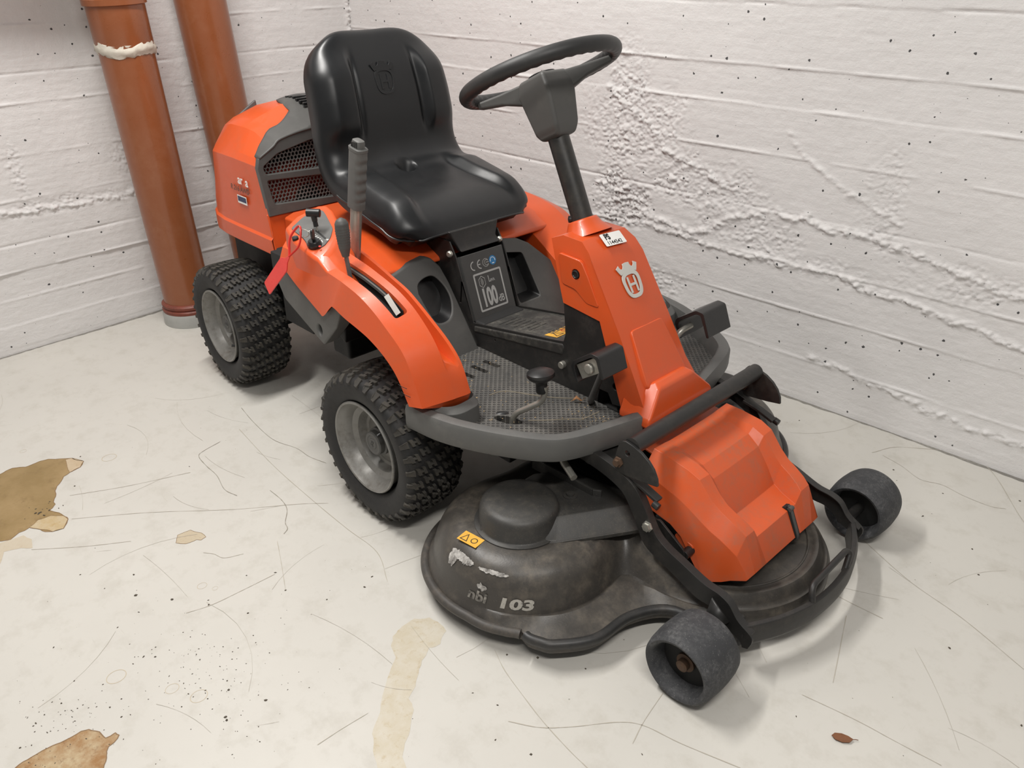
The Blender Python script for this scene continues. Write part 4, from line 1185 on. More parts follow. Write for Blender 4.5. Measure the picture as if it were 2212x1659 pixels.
# ---- inner arch panels, sloping back from the footplates
def arch(poly, hole, label, rec):
    m = M(); m.prism(poly, 'yz', -.022, 0)
    cm = M(); cm.prism(hole, 'yz', -.05, .05)
    o = part('inner_arch', m, GREY, cuts=[cm], bevel=.005, seg=3, label=label)
    def lean(ob):
        for v in ob.data.vertices:
            z = v.co.z
            v.co.x += -.007 - (z - .335) * .7 + .012 * math.exp(-((z - .335) / .03) ** 2) * 0
    lean(o)
    # walls and floor of the recess
    cy = sum(p[0] for p in hole) / len(hole); cz = sum(p[1] for p in hole) / len(hole)
    m = M()
    m.loft([[(-.004, y, z) for y, z in hole], [(-rec, cy + (y - cy) * .9, cz + (z - cz) * .9) for y, z in hole]], True, False)
    m.add([(-rec, cy + (y - cy) * .9, cz + (z - cz) * .9) for y, z in hole], [tuple(range(len(hole)))])
    r_ = obj('arch_recess', m, BLACKPL, o, fixn=False)
    lean(r_)
    return o
ovp = [(-.195, .486), (-.185, .505), (-.154, .514), (-.129, .509), (-.112, .481), (-.111, .451), (-.128, .422), (-.152, .412), (-.18, .417), (-.19, .448)]
oval = [(p[0], p[1]) for p in cr([(y, z, 0) for y, z in ovp + ovp[:1]], 41)][:-1]
arch([(-.091, .325), (-.091, .40), (-.093, .487), (-.100, .530), (-.116, .551), (-.135, .557), (-.187, .552), (-.241, .540), (-.30, .530), (-.36, .50), (-.36, .325)], oval, 'grey inner arch panel with an oval recess', .04)
pk = rpoly([(.116, .516), (.186, .503), (.186, .392), (.104, .392)], .010)
arch([(.091, .325), (.091, .548), (.126, .548), (.190, .537), (.222, .520), (.285, .456), (.312, .418), (.36, .36), (.36, .325)], pk, 'grey inner arch panel with a square pocket', .045)

# ---- front tower (orange column cover)
tw = [(.232, .688), (.262, .700), (.318, .698), (.345, .680), (.365, .655), (.449, .524), (.505, .430), (.540, .380), (.540, .350), (.486, .350), (.392, .537), (.283, .549), (.272, .58)]
m = M()
rows = []
for y0 in (-1, -.55, 0, .55, 1):
    row = []
    for x, z in tw:
        w = float(np.interp(z, [.35, .43, .54, .66, .69, .705], [.108, .094, .089, .086, .078, .070]))
        row.append((x + .006 * (1 - abs(y0)) * (1 if x > .33 else 0), y0 * w, z + (.004 * (1 - abs(y0)) if z > .69 else 0)))
    rows.append(row)
m.loft(rows, True, True)
cm = M(); cm.lathe([(.0105, 0), (.0105, .02)], (.316, -.10, .626), (0, 1, 0), 20)
tower = part('steering_tower', m, ORANGE, bevel=.015, seg=4, angle=30, bangle=22, cuts=[cm])
m = M(); t0 = Vector((.247, 0, .690)); axs = Vector((-math.sin(R(25.557)), 0, math.cos(R(25.557))))
m.lathe([(.060, -.016), (.050, -.004), (.042, .004), (.036, .016), (.033, .021), (.026, .0215)], (.262, 0, .700), axs, 36)
obj('tower_boss', m, ORANGE, tower, angle=70)
m = M(); m.lathe([(.0098, 0), (.0098, .003), (.0075, .0045), (.006, .002), (.0, .002)], (.316, -.0865, .626), (0, -1, 0), 18)
obj('tower_screw', m, BLACKPL, tower)
# stepped foot of the tower
m = M()
m.loft([[(.485, -.122, .350), (.568, -.122, .346), (.568, .122, .346), (.485, .122, .350)], [(.485, -.122, .362), (.568, -.120, .366), (.568, .120, .366), (.485, .122, .362)],
        [(.480, -.106, .388), (.549, -.064, .418), (.549, .064, .418), (.480, .106, .388)], [(.478, -.088, .398), (.530, -.052, .4275), (.530, .052, .4275), (.478, .088, .398)]])
obj('tower_foot', m, ORANGE, tower, bevel=.007, seg=3, angle=18)
q = M(); q.prism(rpoly([(.262, .664), (.330, .660), (.352, .628), (.388, .566), (.350, .566), (.316, .590), (.276, .594)], .008), 'xz', -.0800, -.0886)
cmz = M(); cmz.lathe([(.0112, 0), (.0112, .03)], (.316, -.10, .626), (0, 1, 0), 20)
obj('tower_side_panel', q, ORANGE, tower, bevel=.003, seg=3, cuts=[cmz])
# raised panel on the lower front face
fd_ = Vector((.540 - .365, 0, .380 - .655)).normalized(); fn = Vector((-fd_.z, 0, fd_.x))
def on_face(t, y, dz=0):                                                # t metres down the front face from the top shoulder
    P = Vector((.365, 0, .655)) + fd_ * t
    bulge = .006
    return P + Vector((bulge, 0, 0)) + fn * dz + Vector((0, y, 0))
q = M(); poly = rpoly([(-.066, .14), (-.058, .165), (.056, .165), (.064, .14), (.071, .30), (-.075, .30)], .01)
poly = rpoly([(-.060, .155), (.058, .155), (.074, .29), (-.078, .29)], .012)
a = [on_face(t, y, -.010) for y, t in poly]; b = [on_face(.16 + (t - .16) * .98, y * .95, .0018) for y, t in poly]
q.loft([a, b])
obj('tower_front_panel', q, ORANGE, tower, bevel=.003, seg=2)
# silver badge
F = frame(on_face(.062, .004, .0008), (0, 1, 0), fn)
m = M(); emblem(m, F, .058, .0018)
obj('silver_badge', m, SILVER, tower, bevel=.0005, label='silver crowned H badge')
# asset sticker: white, with printed marks and number
sn = Vector((.52, 0, .85)).normalized()
FS = frame(Vector((.3405, .004, .6915)) + sn * .0022, (.08, 1, 0), (.60, 0, .80))
q = M(); q.prism(rpoly([(-.033, -.0165), (.033, -.0165), (.033, .0165), (-.033, .0165)], .003), 'xy', 0, .0006); q.xf(FS)
stk = obj('asset_sticker', q, WHITE, tower, smooth=False, label='white number sticker')
text('lettering', '1144542', .0135, INK, FS @ Matrix.Translation((-.002, -.0095, .0009)), tower, bold=.0001)
text('lettering', 'PS', .021, INK, FS @ Matrix.Translation((-.015, .0065, .0009)), tower, bold=.0009, sx=.8)

# ---- steering column and wheel
B0 = Vector((.26, 0, .707)); e1 = Vector((math.cos(R(25.557)), 0, math.sin(R(25.557)))); e2 = Vector((0, 1, 0))
m = M(); m.tube([B0 - axs * .02, B0 + axs * .25], .0245, 32)
colm = part('steering_column', m, surf('matt_black_tube', (.021, .0205, .0195), .42, dirt=(.07, .06, .045), dirt_amt=.5, dirt_scale=18))
m = M(); m.lathe([(.008, 0), (.008, .008), (.0, .010)], B0 + axs * .012 + Vector((-.020, -.014, 0)), (-.6, -.8, 0), 12); obj('column_clip', m, BLACKPL, colm)
WC = B0 + axs * .3415
n, kk = 168, 18
rings = []
for i in range(n):
    a = 2 * PI * i / n
    d = e1 * math.cos(a) + e2 * math.sin(a)
    ring = []
    for k in range(kk):
        b = 2 * PI * k / kk
        r_ = .0168
        inner = max(0, -math.cos(b - .5))                                  # finger grooves on the inner underside
        r_ -= .0026 * inner * (.5 + .5 * math.cos(a * 42))
        ring.append(WC + d * (.170 + r_ * math.cos(b)) + axs * (r_ * math.sin(b)))
    rings.append(ring)
rings.append(rings[0])
m = M(); m.loft(rings, True, False)
sw = part('steering_wheel', m, WHEELRUB, angle=70, label='dark grey steering wheel with ribbed rim')
def swp(u, v, t): return WC + e1 * u + e2 * v + axs * t
for aa in (52, 205, 128):
    d = Vector((math.cos(R(aa)), math.sin(R(aa)), 0)); pr2 = Vector((-d.y, d.x, 0))
    rr = []
    for rad, w, top, bot in ((.02, .050, .004, -.048), (.055, .042, .004, -.040), (.10, .030, .004, -.022), (.162, .024, .006, -.010)):
        if aa == 128: w *= .6; bot *= .5
        rr.append([swp(d.x * rad + pr2.x * s_ * w / 2, d.y * rad + pr2.y * s_ * w / 2, t_ - .012) for s_, t_ in ((-1, bot), (1, bot), (1, top), (-1, top))])
    m = M(); m.loft(rr)
    obj('spoke', m, GREY, sw, bevel=.006, seg=3, angle=25)
def rect(t, hx0, hx1, hy): return [swp(hx0, -hy, t), swp(hx1, -hy, t), swp(hx1, hy, t), swp(hx0, hy, t)]
m = M(); m.loft([rect(-.142, -.026, .030, .030), rect(-.125, -.034, .040, .038), rect(-.055, -.042, .052, .044), rect(-.035, -.044, .054, .046), rect(-.004, -.036, .046, .040)])
obj('steering_hub', m, GREY, sw, bevel=.010, seg=3, angle=20)
m = M(); m.lathe([(.030, -.006), (.030, -.001), (.027, .0), (.0, .0)], WC + e1 * .005, axs, 30)
hbp = obj('hub_cap', m, BLACKPL, sw)
q = M(); arc_mark(q, 0, 0, .024, .002, 0, 2 * PI, 24); q.xf(frame(WC + e1 * .005 + axs * .0004, e1, axs)); obj('hub_badge', q, SILVER, sw, smooth=False)

# ---- footplates
outer = [(.168, -.466), (.256, -.452), (.345, -.418), (.432, -.370), (.480, -.332), (.502, -.298), (.520, -.245), (.551, -.118)]
outer = [(p[0], p[1]) for p in cr([(x, y, 0) for x, y in outer], 40)]
def foot_material():
    m, nt, b = mat_new('dimpled_grey_footplate')
    co = coords(nt)
    def dots(rot):
        mp = N(nt, 'ShaderNodeMapping'); mp.inputs['Scale'].default_value = (95, 95, 0); mp.inputs['Rotation'].default_value = (0, 0, rot); nt.links.new(co, mp.inputs[0])
        v = N(nt, 'ShaderNodeTexVoronoi'); v.inputs['Randomness'].default_value = 0; v.inputs['Scale'].default_value = 1; nt.links.new(mp.outputs[0], v.inputs['Vector'])
        return v.outputs['Distance']
    d = dots(.78)
    hole = ramp(nt, d, .22, .34, 1, 0)
    n1 = noise(nt, co, 16, 6, .7); n2 = noise(nt, co, 90, 4, .7)
    col = mixc(nt, math_n(nt, 'MULTIPLY', ramp(nt, n1, .4, .65), .65), (.072, .070, .066), (.15, .14, .125))
    col = mixc(nt, ramp(nt, n2, .62, .72, 0, .6), col, (.28, .25, .20))
    col = mixc(nt, math_n(nt, 'MULTIPLY', hole, .75), col, (.022, .021, .02))
    nt.links.new(col, b.inputs['Base Color']); b.inputs['Roughness'].default_value = .62
    h = math_n(nt, 'SUBTRACT', math_n(nt, 'MULTIPLY', n2, .15), hole)
    bump(nt, b, h, .9, .0025)
    return m
FOOTM = foot_material()
def smear(l, s): return [(x, s * y) for x, y in l]
for s in (1, -1):
    inner = [(.545, -.105), (.495, -.105), (.47, -.092), (.43, -.092), (.425, -.086), (-.03, -.086), (-.03, -.30), (.155, -.345), (.175, -.455)]
    poly = [(x, s * y) for x, y in outer] + [(x, s * y) for x, y in inner]
    base = [(x, s * y) for x, y in [(p[0] - .012, p[1] + .010) for p in outer] + inner[:-1] + [(.19, -.44)]]
    m = M(); m.prism(base, 'xy', .318, .335)
    cuts = []
    if s > 0:
        for y in (-.2085, -.166, -.125):
            cm = M(); F = frame((.083, y - .005, .33), (1, .10, 0), (0, 0, 1)); q = M(); q.prism(rpoly([(-.026, -.007), (.026, -.007), (.026, .007), (-.026, .007)], .003), 'xy', -.05, .05); q.xf(F); cm.add(q.v, q.f); cuts.append(cm)
        cm = M(); q = M(); q.prism(circ(0, 0, .034, 24, 1, .42), 'xy', -.05, .05); q.xf(frame((.312, -.292, .33), (1, .42, 0), (0, 0, 1))); cm.add(q.v, q.f); cuts.append(cm)
    fp = part('footplate', m, FOOTM, cuts=cuts, label='dimpled grey footplate' + (' with three slots' if s > 0 else ' on the wall side'))
    if s > 0: foot_right = fp
    # raised rim along the outer and front edge
    rings = []
    for i, (x, y) in enumerate(outer):
        a = Vector(outer[max(i - 1, 0)]); b = Vector(outer[min(i + 1, len(outer) - 1)]); t = (b - a).normalized(); nn_ = Vector((-t.y, t.x))   # inwards
        prof_ = [(0.004, .318), (0.0, .330), (.0, .362), (.004, .3705), (.020, .374), (.030, .369), (.040, .340), (.042, .320)]
        dz = float(np.interp(i, [0, 8, 39], [.012, .006, .0]))
        rings.append([(x + nn_.x * o_, s * (y + nn_.y * o_), z + (dz if z > .34 else dz * .6)) for o_, z in prof_])
    m = M(); m.loft(rings)
    obj('footplate_rim', m, GREY_LIGHT, fp, angle=45)
    # upstand around the foot of the fender
    m = M()
    pth = fillet([(.185, -.452, .352), (.262, -.402, .352), (.255, -.325, .352), (.20, -.318, .352)], .03, 6)
    m.loft([[(p.x + dx, s * p.y, z) for dx, z in ((-.010, .330), (.012, .330), (.008, .372), (-.010, .386))] for p in pth])
    obj('footplate_upstand', m, GREY_LIGHT, fp, bevel=.004)
    # moulded seam lines
    if s > 0:
        for pts in ([(.20, -.245, .3355), (.205, -.215, .3355), (.225, -.195, .3355), (.30, -.155, .3355), (.36, -.105, .3355)], [(.345, -.262, .3355), (.37, -.235, .3355), (.41, -.185, .3355), (.425, -.17, .3355), (.43, -.12, .3355)]):
            m = M(); m.tube(cr(pts, 18), .0012, 6); obj('moulded_seam', m, surf('dusty_seam', (.22, .19, .14), .8), fp)
    # chaff lying in the tray stays on the plate material
# chaff scattered over the tread
sp = []
for i in range(150):
    x = random.uniform(.0, .50); y = random.uniform(-.40, -.10)
    if x < .2 and y < -.28: continue
    if x + y * -.0 > .30 and y < -.36 + (x - .30) * .35: continue
    sp.append((x, y, random.uniform(.0008, .0026)))
for i in range(60):
    sp.append((random.gauss(.43, .03), random.gauss(-.15, .02), random.uniform(.0008, .0022)))
m = flakes(sp); m.v = [(x, y, z + .3353) for x, y, z in m.v]
ch = obj('grass_chaff', m, CHAFF, foot_right, smooth=False); ch['kind'] = 'stuff'
# dry leaf between footplate and tunnel
m = M(); m.add([(0, 0, 0), (.012, .004, .010), (.020, .012, .004), (.030, .016, .016), (.018, .016, .004), (.006, .010, .014)], [(0, 1, 5), (1, 2, 4, 5), (2, 3, 4)])
lf = obj('dry_leaf', m, surf('tan_leaf', (.32, .15, .06), .7), None); lf.location = (.355, -.130, .336)
sd_ = lf.modifiers.new('t', 'SOLIDIFY'); sd_.thickness = .0006
tag(lf, 'curled tan leaf scrap on the footplate beside the bent pedal rod', 'leaf')

# ---- pedals and foot lever
m = M(); m.tube(fillet([(.318, -.286, .318), (.322, -.284, .352), (.380, -.252, .395), (.384, -.250, .432)], .016, 6), .0068, 14)
kl = part('foot_lever', m, ZINC, label='bent zinc rod with a black mushroom knob')
m = M(); m.lathe([(.012, -.034), (.0135, -.030), (.0125, -.014), (.015, -.006), (.026, -.001), (.031, .006), (.030, .013), (.020, .018), (.0, .019)], (.372, -.252, .449), (-.12, 0, 1), 28)
obj('lever_knob', m, BLACKPL, kl, angle=50)
for s in (-1, 1):
    m = M()
    if s < 0:
        m.tube(fillet([(.385, -.095, .335), (.402, -.118, .352), (.452, -.116, .497), (.448, -.14, .488)], .012, 6), .0075, 14)
        cen = (.447, -.160, .492)
    else:
        m.tube(fillet([(.42, .092, .36), (.452, .110, .43), (.462, .125, .468), (.468, .16, .475)], .012, 6), .0075, 14)
        cen = (.476, .180, .498)
    pr_ = part('pedal', m, ZINC if s > 0 else GREY, label='foot pedal with black rubber pad')
    F = frame(cen, (.070, .0, .045), (-.56, 0, .83))
    q = M()
    hw_ = .040 if s < 0 else .046
    pr3 = [(-.042, .004), (-.032, .014), (.030, .015), (.046, .002), (.034, -.056 if s > 0 else -.046), (.027, -.054 if s > 0 else -.044), (.036, .000), (.026, .007), (-.026, .006), (-.034, -.002), (-.040, -.034), (-.046, -.033)]
    q.prism(rpoly(pr3, .005, 3), 'xz', -hw_, hw_)
    q.xf(F)
    obj('pedal_pad', q, BLACKPL, pr_, bevel=.002)
    if s < 0:
        q = M(); q.lathe([(.012, 0), (.012, .004), (.009, .006), (.0, .006)], (.004, -.036, -.014), (0, -1, 0), 20); q.box(-.03, .03, -.034, .034, -.030, .004); q.xf(F)
        obj('pedal_bolt', q, ZINC, pr_, bevel=.001)

# ---- lift frame
m = M(); m.tube([(.612, -.235, .378), (.612, .235, .378)], .0185, 28)
lt_ = part('lift_tube', m, BLACKSTEEL)
quad = [(.571, .322), (.583, .375), (.590, .384), (.600, .387), (.619, .384), (.640, .377), (.658, .366), (.672, .352), (.682, .334), (.685, .318), (.652, .312), (.600, .306), (.580, .308)]
for s in (-1, 1):
    m = M(); m.prism(quad, 'xz', s * .238 - .0035, s * .238 + .0035)
    cm = M(); cm.prism(circ(.606, .361, .006, 14), 'xz', -.3, .3)
    qp = part('quadrant_plate', m, BLACKSTEEL, cuts=[cm], bevel=.0015)
    m = M(); m.lathe([(.012, 0), (.012, .004), (.008, .005), (.008, .011), (.0, .011)], (.586, -.2415 if s < 0 else .2345, .332), (0, -1, 0), 6)
    obj('pivot_bolt', m, RUST, qp, angle=20)
    # long deck arm: flat bar on edge with turned-out upper flange
    up_ = [(.40, .335), (.50, .325), (.560, .316), (.612, .300), (.640, .280), (.660, .252), (.690, .205), (.72, .184), (.76, .170), (.813, .152), (.849, .148), (.874, .138), (.897, .112), (.928, .094), (.934, .080), (.928, .058)]
    lo_ = [(.40, .300), (.50, .289), (.555, .280), (.598, .264), (.618, .242), (.636, .215), (.664, .166), (.70, .146), (.745, .130), (.80, .108), (.836, .106), (.858, .096), (.880, .078), (.905, .068), (.912, .062), (.916, .054)]
    m = M(); y = s * .238
    m.loft([[(a[0], y - .003, a[1]), (a[0], y + .003, a[1]), (b[0], y + .003, b[1]), (b[0], y - .003, b[1])] for a, b in zip([(p[0], p[2]) for p in cr([(x, 0, z) for x, z in up_], 60)], [(p[0], p[2]) for p in cr([(x, 0, z) for x, z in lo_], 60)])])
    # flange along the top edge
    fl = [(p[0], p[2]) for p in cr([(x, 0, z) for x, z in up_[:-2]], 54)]
    m.loft([[(x, y, z - .004), (x, y + s * -.016, z - .003), (x, y + s * -.016, z), (x, y, z)] for x, z in fl])
    am = part('deck_arm', m, BLACKSTEEL, bevel=.001, seg=1)
    m = M(); m.lathe([(.0125, 0), (.0125, .003), (.0095, .004), (.0095, .009), (.0, .0095)], (.672, y - .003 if s < 0 else y - .006, .214), (0, -1, 0), 6)
    obj('arm_bolt', m, ZINC, am, angle=20)
    # stop under the quadrant
    m = M(); m.loft(bar_path(cr([(.60, s * .225, .300), (.635, s * .225, .292), (.662, s * .225, .283), (.682, s * .225, .276)], 12), .020, .007)); m.tube([(.676, s * .236, .272), (.690, s * .236, .268)], .008, 12)
    obj('stop_bracket', m, BLACKSTEEL, am, bevel=.001)
    # inner link and pin to the belt cover
    if s < 0:
        m = M(); m.prism(rpoly([(.66, .205), (.675, .215), (.742, .172), (.748, .150), (.735, .143), (.665, .185)], .008), 'xz', s * .205 - .003, s * .205 + .003); m.tube([(.742, s * .205, .158), (.742, s * .162, .160)], .0105, 16)
        part('cover_link', m, BLACKSTEEL, bevel=.001)
    # gusset at the front of the arm
    m = M(); m.add([(.838, s * .2415, .132), (.882, s * .2415, .098), (.862, s * .285, .078), (.845, s * .285, .080), (.838, s * .245, .128)], [(0, 1, 2, 3, 4)])
    g_ = part('arm_gusset', m, BLACKSTEEL); so = g_.modifiers.new('t', 'SOLIDIFY'); so.thickness = .004
# cross tubes and link rods hidden in the shade behind the deck
m = M(); m.tube([(.50, -.235, .30), (.50, .235, .30)], .018, 16); m.tube([(.30, -.27, .255), (.46, -.10, .30), (.5, .0, .30)], .020, 16); m.tube([(.30, .27, .255), (.46, .10, .30)], .020, 16)
m.box(.44, .56, -.235, .235, .285, .31)
part('implement_frame', m, BLACKSTEEL)
m = M(); m.prism([(.235, .205), (.30, .205), (.30, .245), (.235, .245)], 'xz', -.275, -.235)
cm = M(); cm.prism(circ(.262, .226, .011, 16), 'xz', -.4, 0)
hb2 = part('tube_clamp', m, BLACKSTEEL, cuts=[cm], bevel=.003)
m = M(); m.box(.228, .308, -.280, -.225, .245, .250); obj('clamp_plate', m, GREY, hb2, bevel=.001)
for x in (.245, .290):
    m = M(); m.lathe([(.008, 0), (.008, .012), (.0045, .013), (.0045, .024), (.0, .024)], (x, -.256, .250), (0, 0, 1), 6); obj('clamp_nut', m, ZINC, hb2, angle=20)
m = M(); m.tube(cr([(.265, -.30, .318), (.285, -.275, .325), (.305, -.262, .30), (.312, -.258, .262)], 14), .013, 14); part('hose', m, BLACKPL)
m = M(); m.tube(fillet([(.465, -.262, .318), (.455, -.268, .285), (.505, -.285, .272)], .01, 5), .008, 14); part('locking_pin', m, ZINC)

# ---- cutting deck
CR = (.425, -.345, .212); CLc = (.425, .345, .212); CF = (.69, 0, .246)
def smin(a, b, k):
    h = max(0, min(1, .5 + .5 * (b - a) / k)); return b * (1 - h) + a * h - k * h * (1 - h)
def sdf(x, y):
    d = [math.hypot(x - cx, y - cy) - r_ for cx, cy, r_ in (CR, CLc, CF)]
    back = max(abs(x - .42) - .19, abs(y) - .345)
    return smin(smin(smin(d[0], d[2], .07), d[1], .07), back, .02)
O = Vector((.52, 0))
NA = 300
def rad(th, lev):
    lo, hi = 0.0, 1.0
    for _ in range(28):
        md = (lo + hi) / 2
        if sdf(O.x + md * math.cos(th), md * math.sin(th)) > lev: hi = md
        else: lo = md
    return lo
edge_pts = [(.392, -.566), (.502, -.560), (.560, -.536), (.585, -.520), (.606, -.525), (.632, -.516), (.657, -.500), (.703, -.430), (.712, -.335), (.757, -.260), (.842, -.238), (.895, -.19)]
edge_pts = [(p[0], p[1]) for p in cr([(x, y, 0) for x, y in edge_pts], 60)]
eth = [math.atan2(y, x - O.x) for x, y in edge_pts]; erad = [math.hypot(x - O.x, y) for x, y in edge_pts]
def edge_r(th):
    a = math.atan2(math.sin(th), math.cos(th))
    base = rad(a, .012)
    if eth[0] <= a <= eth[-1]:
        return max(base, float(np.interp(a, eth, erad)))
    return base
def top_h(x, y):
    h = .168 - .055 * sm(x, .60, .78)
    return h
rings = []
LV = [-.16, -.12, -.095, -.075, -.06, -.045, -.034, -.029, -.024, -.019, -.015, -.008, -.003, 0]
DZ = [0, 0, 0, -.001, -.003, -.008, -.015, -.020, -.026, -.034, -.042, -.062, -.080, -.088]
angs = [2 * PI * k / NA for k in range(NA)]
cache = [[rad(a, lv) for lv in LV] for a in angs]
for j, lv in enumerate(LV):
    ring = []
    for i, a in enumerate(angs):
        r_ = cache[i][j]; x = O.x + r_ * math.cos(a); y = r_ * math.sin(a)
        fr = sm(x, .62, .80)
        hw = (top_h(x, y) - .074) / .088
        zz = top_h(x, y) + DZ[j] * hw
        flat = .100 - .024 * sm(lv, -.020, 0) - .006 * sm(lv, -.10, -.03) + .004 * math.exp(-((lv + .022) / .008) ** 2)
        ring.append((x, y, zz + (flat - zz) * sm(x, .70, .80)))
    rings.append(ring)
e_out = []
for f_ in (.25, .6, 1.0):
    ring = []
    for i, a in enumerate(angs):
        r0 = cache[i][-1]; r1 = edge_r(a); r_ = r0 + (r1 - r0) * f_
        wide = min(1, (r1 - r0) / .05)
        lift = .020 * wide * (1 - f_) ** 1.5 * (1 if f_ < 1 else 0)
        ring.append((O.x + r_ * math.cos(a), r_ * math.sin(a), .074 - .016 * f_ - .003 + lift))
    rings.append(ring)
rim_ring = rings[-1]
m = M(); m.loft(rings, True, False)
m.add(rings[0], [tuple(range(NA))])
low = [(x, y, z - .022) for x, y, z in rim_ring]
m.loft([rim_ring, low], True, False)
deck = part('cutting_deck', m, DECKM, angle=40, label='grimy black lobed mower deck shell')
# rolled edge beads
def bead(a0, a1, r_, dr, dz, mat, squash=None):
    pts = []
    for k in range(70):
        a = a0 + (a1 - a0) * k / 69
        er = edge_r(a) + dr
        pts.append((O.x + er * math.cos(a), er * math.sin(a), .055 + dz))
    mm = M(); mm.tube(pts, r_, 10, squash=squash)
    return obj('deck_edge_bead', mm, mat, deck, angle=60)
split = math.atan2(-.516, .592 - O.x)
bead(-2.75, split - .012, .0105, .004, -.004, surf('rubbed_edge_trim', (.05, .046, .042), .55, dirt=(.14, .115, .09), dirt_amt=.8, dirt_scale=14))
bead(split + .012, -.45, .0105, -.002, .000, surf('black_edge_trim', (.022, .022, .022), .45, dirt=(.08, .07, .06), dirt_amt=.6))
bead(.95, 2.75, .0105, .002, -.002, BLACKPL)
# front lobe: pressed rings on the low front
for rr_, zz in ((.205, .0945),):
    mm = M(); mm.tube([(.69 + rr_ * math.cos(a), rr_ * math.sin(a), zz) for a in np.linspace(-.95, .95, 50)], .0028, 8); obj('pressed_ring', mm, DECKM, deck)
# belt and pulley covers
for s in (-1, 1):
    m = M()
    cx, cy = .432, s * .375
    m.lathe([(.098, .158), (.098, .170), (.090, .172), (.0875, .175), (.086, .208), (.083, .217), (.077, .2225), (.066, .2255), (.0, .2265)], (cx, cy, 0), (0, 0, 1), 48)
    dm = part('pulley_cover', m, DOME, angle=38)
    base = [(.338, s * .34), (.345, s * .425), (.40, s * .468), (.478, s * .446), (.54, s * .372), (.642, s * .20), (.60, s * .15), (.40, s * .18), (.345, s * .25)]
    topb = [(.365, s * .335), (.372, s * .415), (.41, s * .445), (.468, s * .426), (.518, s * .350), (.612, s * .184), (.585, s * .155), (.41, s * .19), (.362, s * .26)]
    m = M(); m.loft([[(x, y, .158) for x, y in base], [(x, y, .168) for x, y in base], [(x + (.43 - x) * .035, y + (s * .32 - y) * .035, .170) for x, y in base], [(x, y, .199) for x, y in topb], [(x + (.45 - x) * .1, y + (s * .28 - y) * .1, .2055) for x, y in topb]])
    obj('belt_guard', m, DOME, dm, bevel=.005, seg=2, angle=25)
    m = M(); m.loft(bar_path([(.335, s * .235, .207), (.515, s * .232, .207)], .006, .030)); m.loft(bar_path([(.515, s * .232, .207), (.532, s * .222, .207)], .006, .030)); obj('guard_rib', m, DOME, dm, bevel=.001)
    m = M(); m.lathe([(.016, 0), (.016, .003), (.009, .0035), (.009, .008), (.0, .009)], (.482, s * .268, .2045), (0, 0, 1), 20); obj('guard_bolt', m, DOME, dm)
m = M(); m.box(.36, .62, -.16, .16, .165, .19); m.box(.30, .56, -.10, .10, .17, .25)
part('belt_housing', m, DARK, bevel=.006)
# worn lettering and label on the deck
yb = {}
def deck_side(a, z):
    """point on the wall of the right lobe at angle a about its centre"""
    lv = float(np.interp(z, [.077, .090, .108, .125, .140], [-.0005, -.004, -.009, -.015, -.024]))
    return Vector((CR[0] + (CR[2] + lv) * math.cos(a), CR[1] + (CR[2] + lv) * math.sin(a), z))
def curved_text(s, a_mid, z, size, mat, **k):
    o = text('lettering', s, size, mat, Matrix.Identity(4), deck, extrude=.0, **k)
    for v in o.data.vertices:
        a = a_mid + v.co.x / CR[2]
        zz = z + v.co.y
        p = deck_side(a, zz)
        v.co = p + Vector((math.cos(a), math.sin(a), .3)) * .0009
    return o
WORN = mottled('worn_white_print', (.42, .40, .36), (.40, .38, .34), (.035, .033, .03), 60, .6)
WORN2 = mottled('worn_white_print_b', (.30, .28, .25), (.04, .038, .035), (.035, .033, .03), 50, .6)
curved_text('103', -.90, .094, .030, WORN, bold=.0012, sx=1.75, shear=.12)
curved_text('nbi', -1.30, .094, .030, WORN2, bold=.0010, sx=1.25, shear=.1)
wl = M(); wl.box(-.026, .026, -.015, .015, -.0004, .0004)
FW = frame((.405, -.492, .1668), (.97, .12, 0), (0, -.05, 1)); wl.xf(FW)
wlo = obj('warning_label', wl, YELLOW, deck, smooth=False)
q = M(); q.add([(-.022, -.011, .0006), (-.002, -.011, .0006), (-.012, .011, .0006), (-.019, -.009, .0006), (-.005, -.009, .0006), (-.012, .007, .0006)], [(0, 1, 4, 3), (1, 2, 5, 4), (2, 0, 3, 5)]); arc_mark(q, .010, 0, .008, .002, 0, 2 * PI, 16); q.v = [(x, y, .0006) for x, y, z in q.v]; q.xf(FW)
obj('warning_print', q, INK, deck, smooth=False)
# bare scuffs on the shoulder of the lobe
SCUFF = mottled('bare_metal_scuff', (.60, .58, .55), (.16, .15, .14), (.05, .047, .043), 40, .4)
def scuff(a0, a1, l0, l1, n=16, seed=1):
    rs = random.Random(seed); vs = []; 
    for k in range(n):
        a = a0 + (a1 - a0) * k / (n - 1); w = math.sin(PI * k / (n - 1)) ** .5
        mid_ = (l0 + l1) / 2 + rs.uniform(-.0008, .0008) * (1 + 8 * abs(l1 - l0)); hf = abs(l1 - l0) / 2 * w * rs.uniform(.75, 1.0)
        for lv in (mid_ - hf, mid_ + hf):
            x = CR[0] + (CR[2] + lv) * math.cos(a); y = CR[1] + (CR[2] + lv) * math.sin(a)
            z = .168 + float(np.interp(lv, LV, DZ))
            vs.append((x + .0004 * math.cos(a), y + .0004 * math.sin(a), z + .0005))
    mm = M(); mm.add(vs, [(2 * k, 2 * k + 1, 2 * k + 3, 2 * k + 2) for k in range(n - 1)])
    obj('paint_scuff', mm, SCUFF, deck, smooth=False, fixn=False)
scuff(-1.80, -1.42, -.036, -.022, 30, seed=1); scuff(-1.36, -.98, -.032, -.025, 26, seed=2); scuff(-1.32, -1.2, -.014, -.009, 10, 3); scuff(-1.80, -1.66, -.030, -.012, 12, 4)

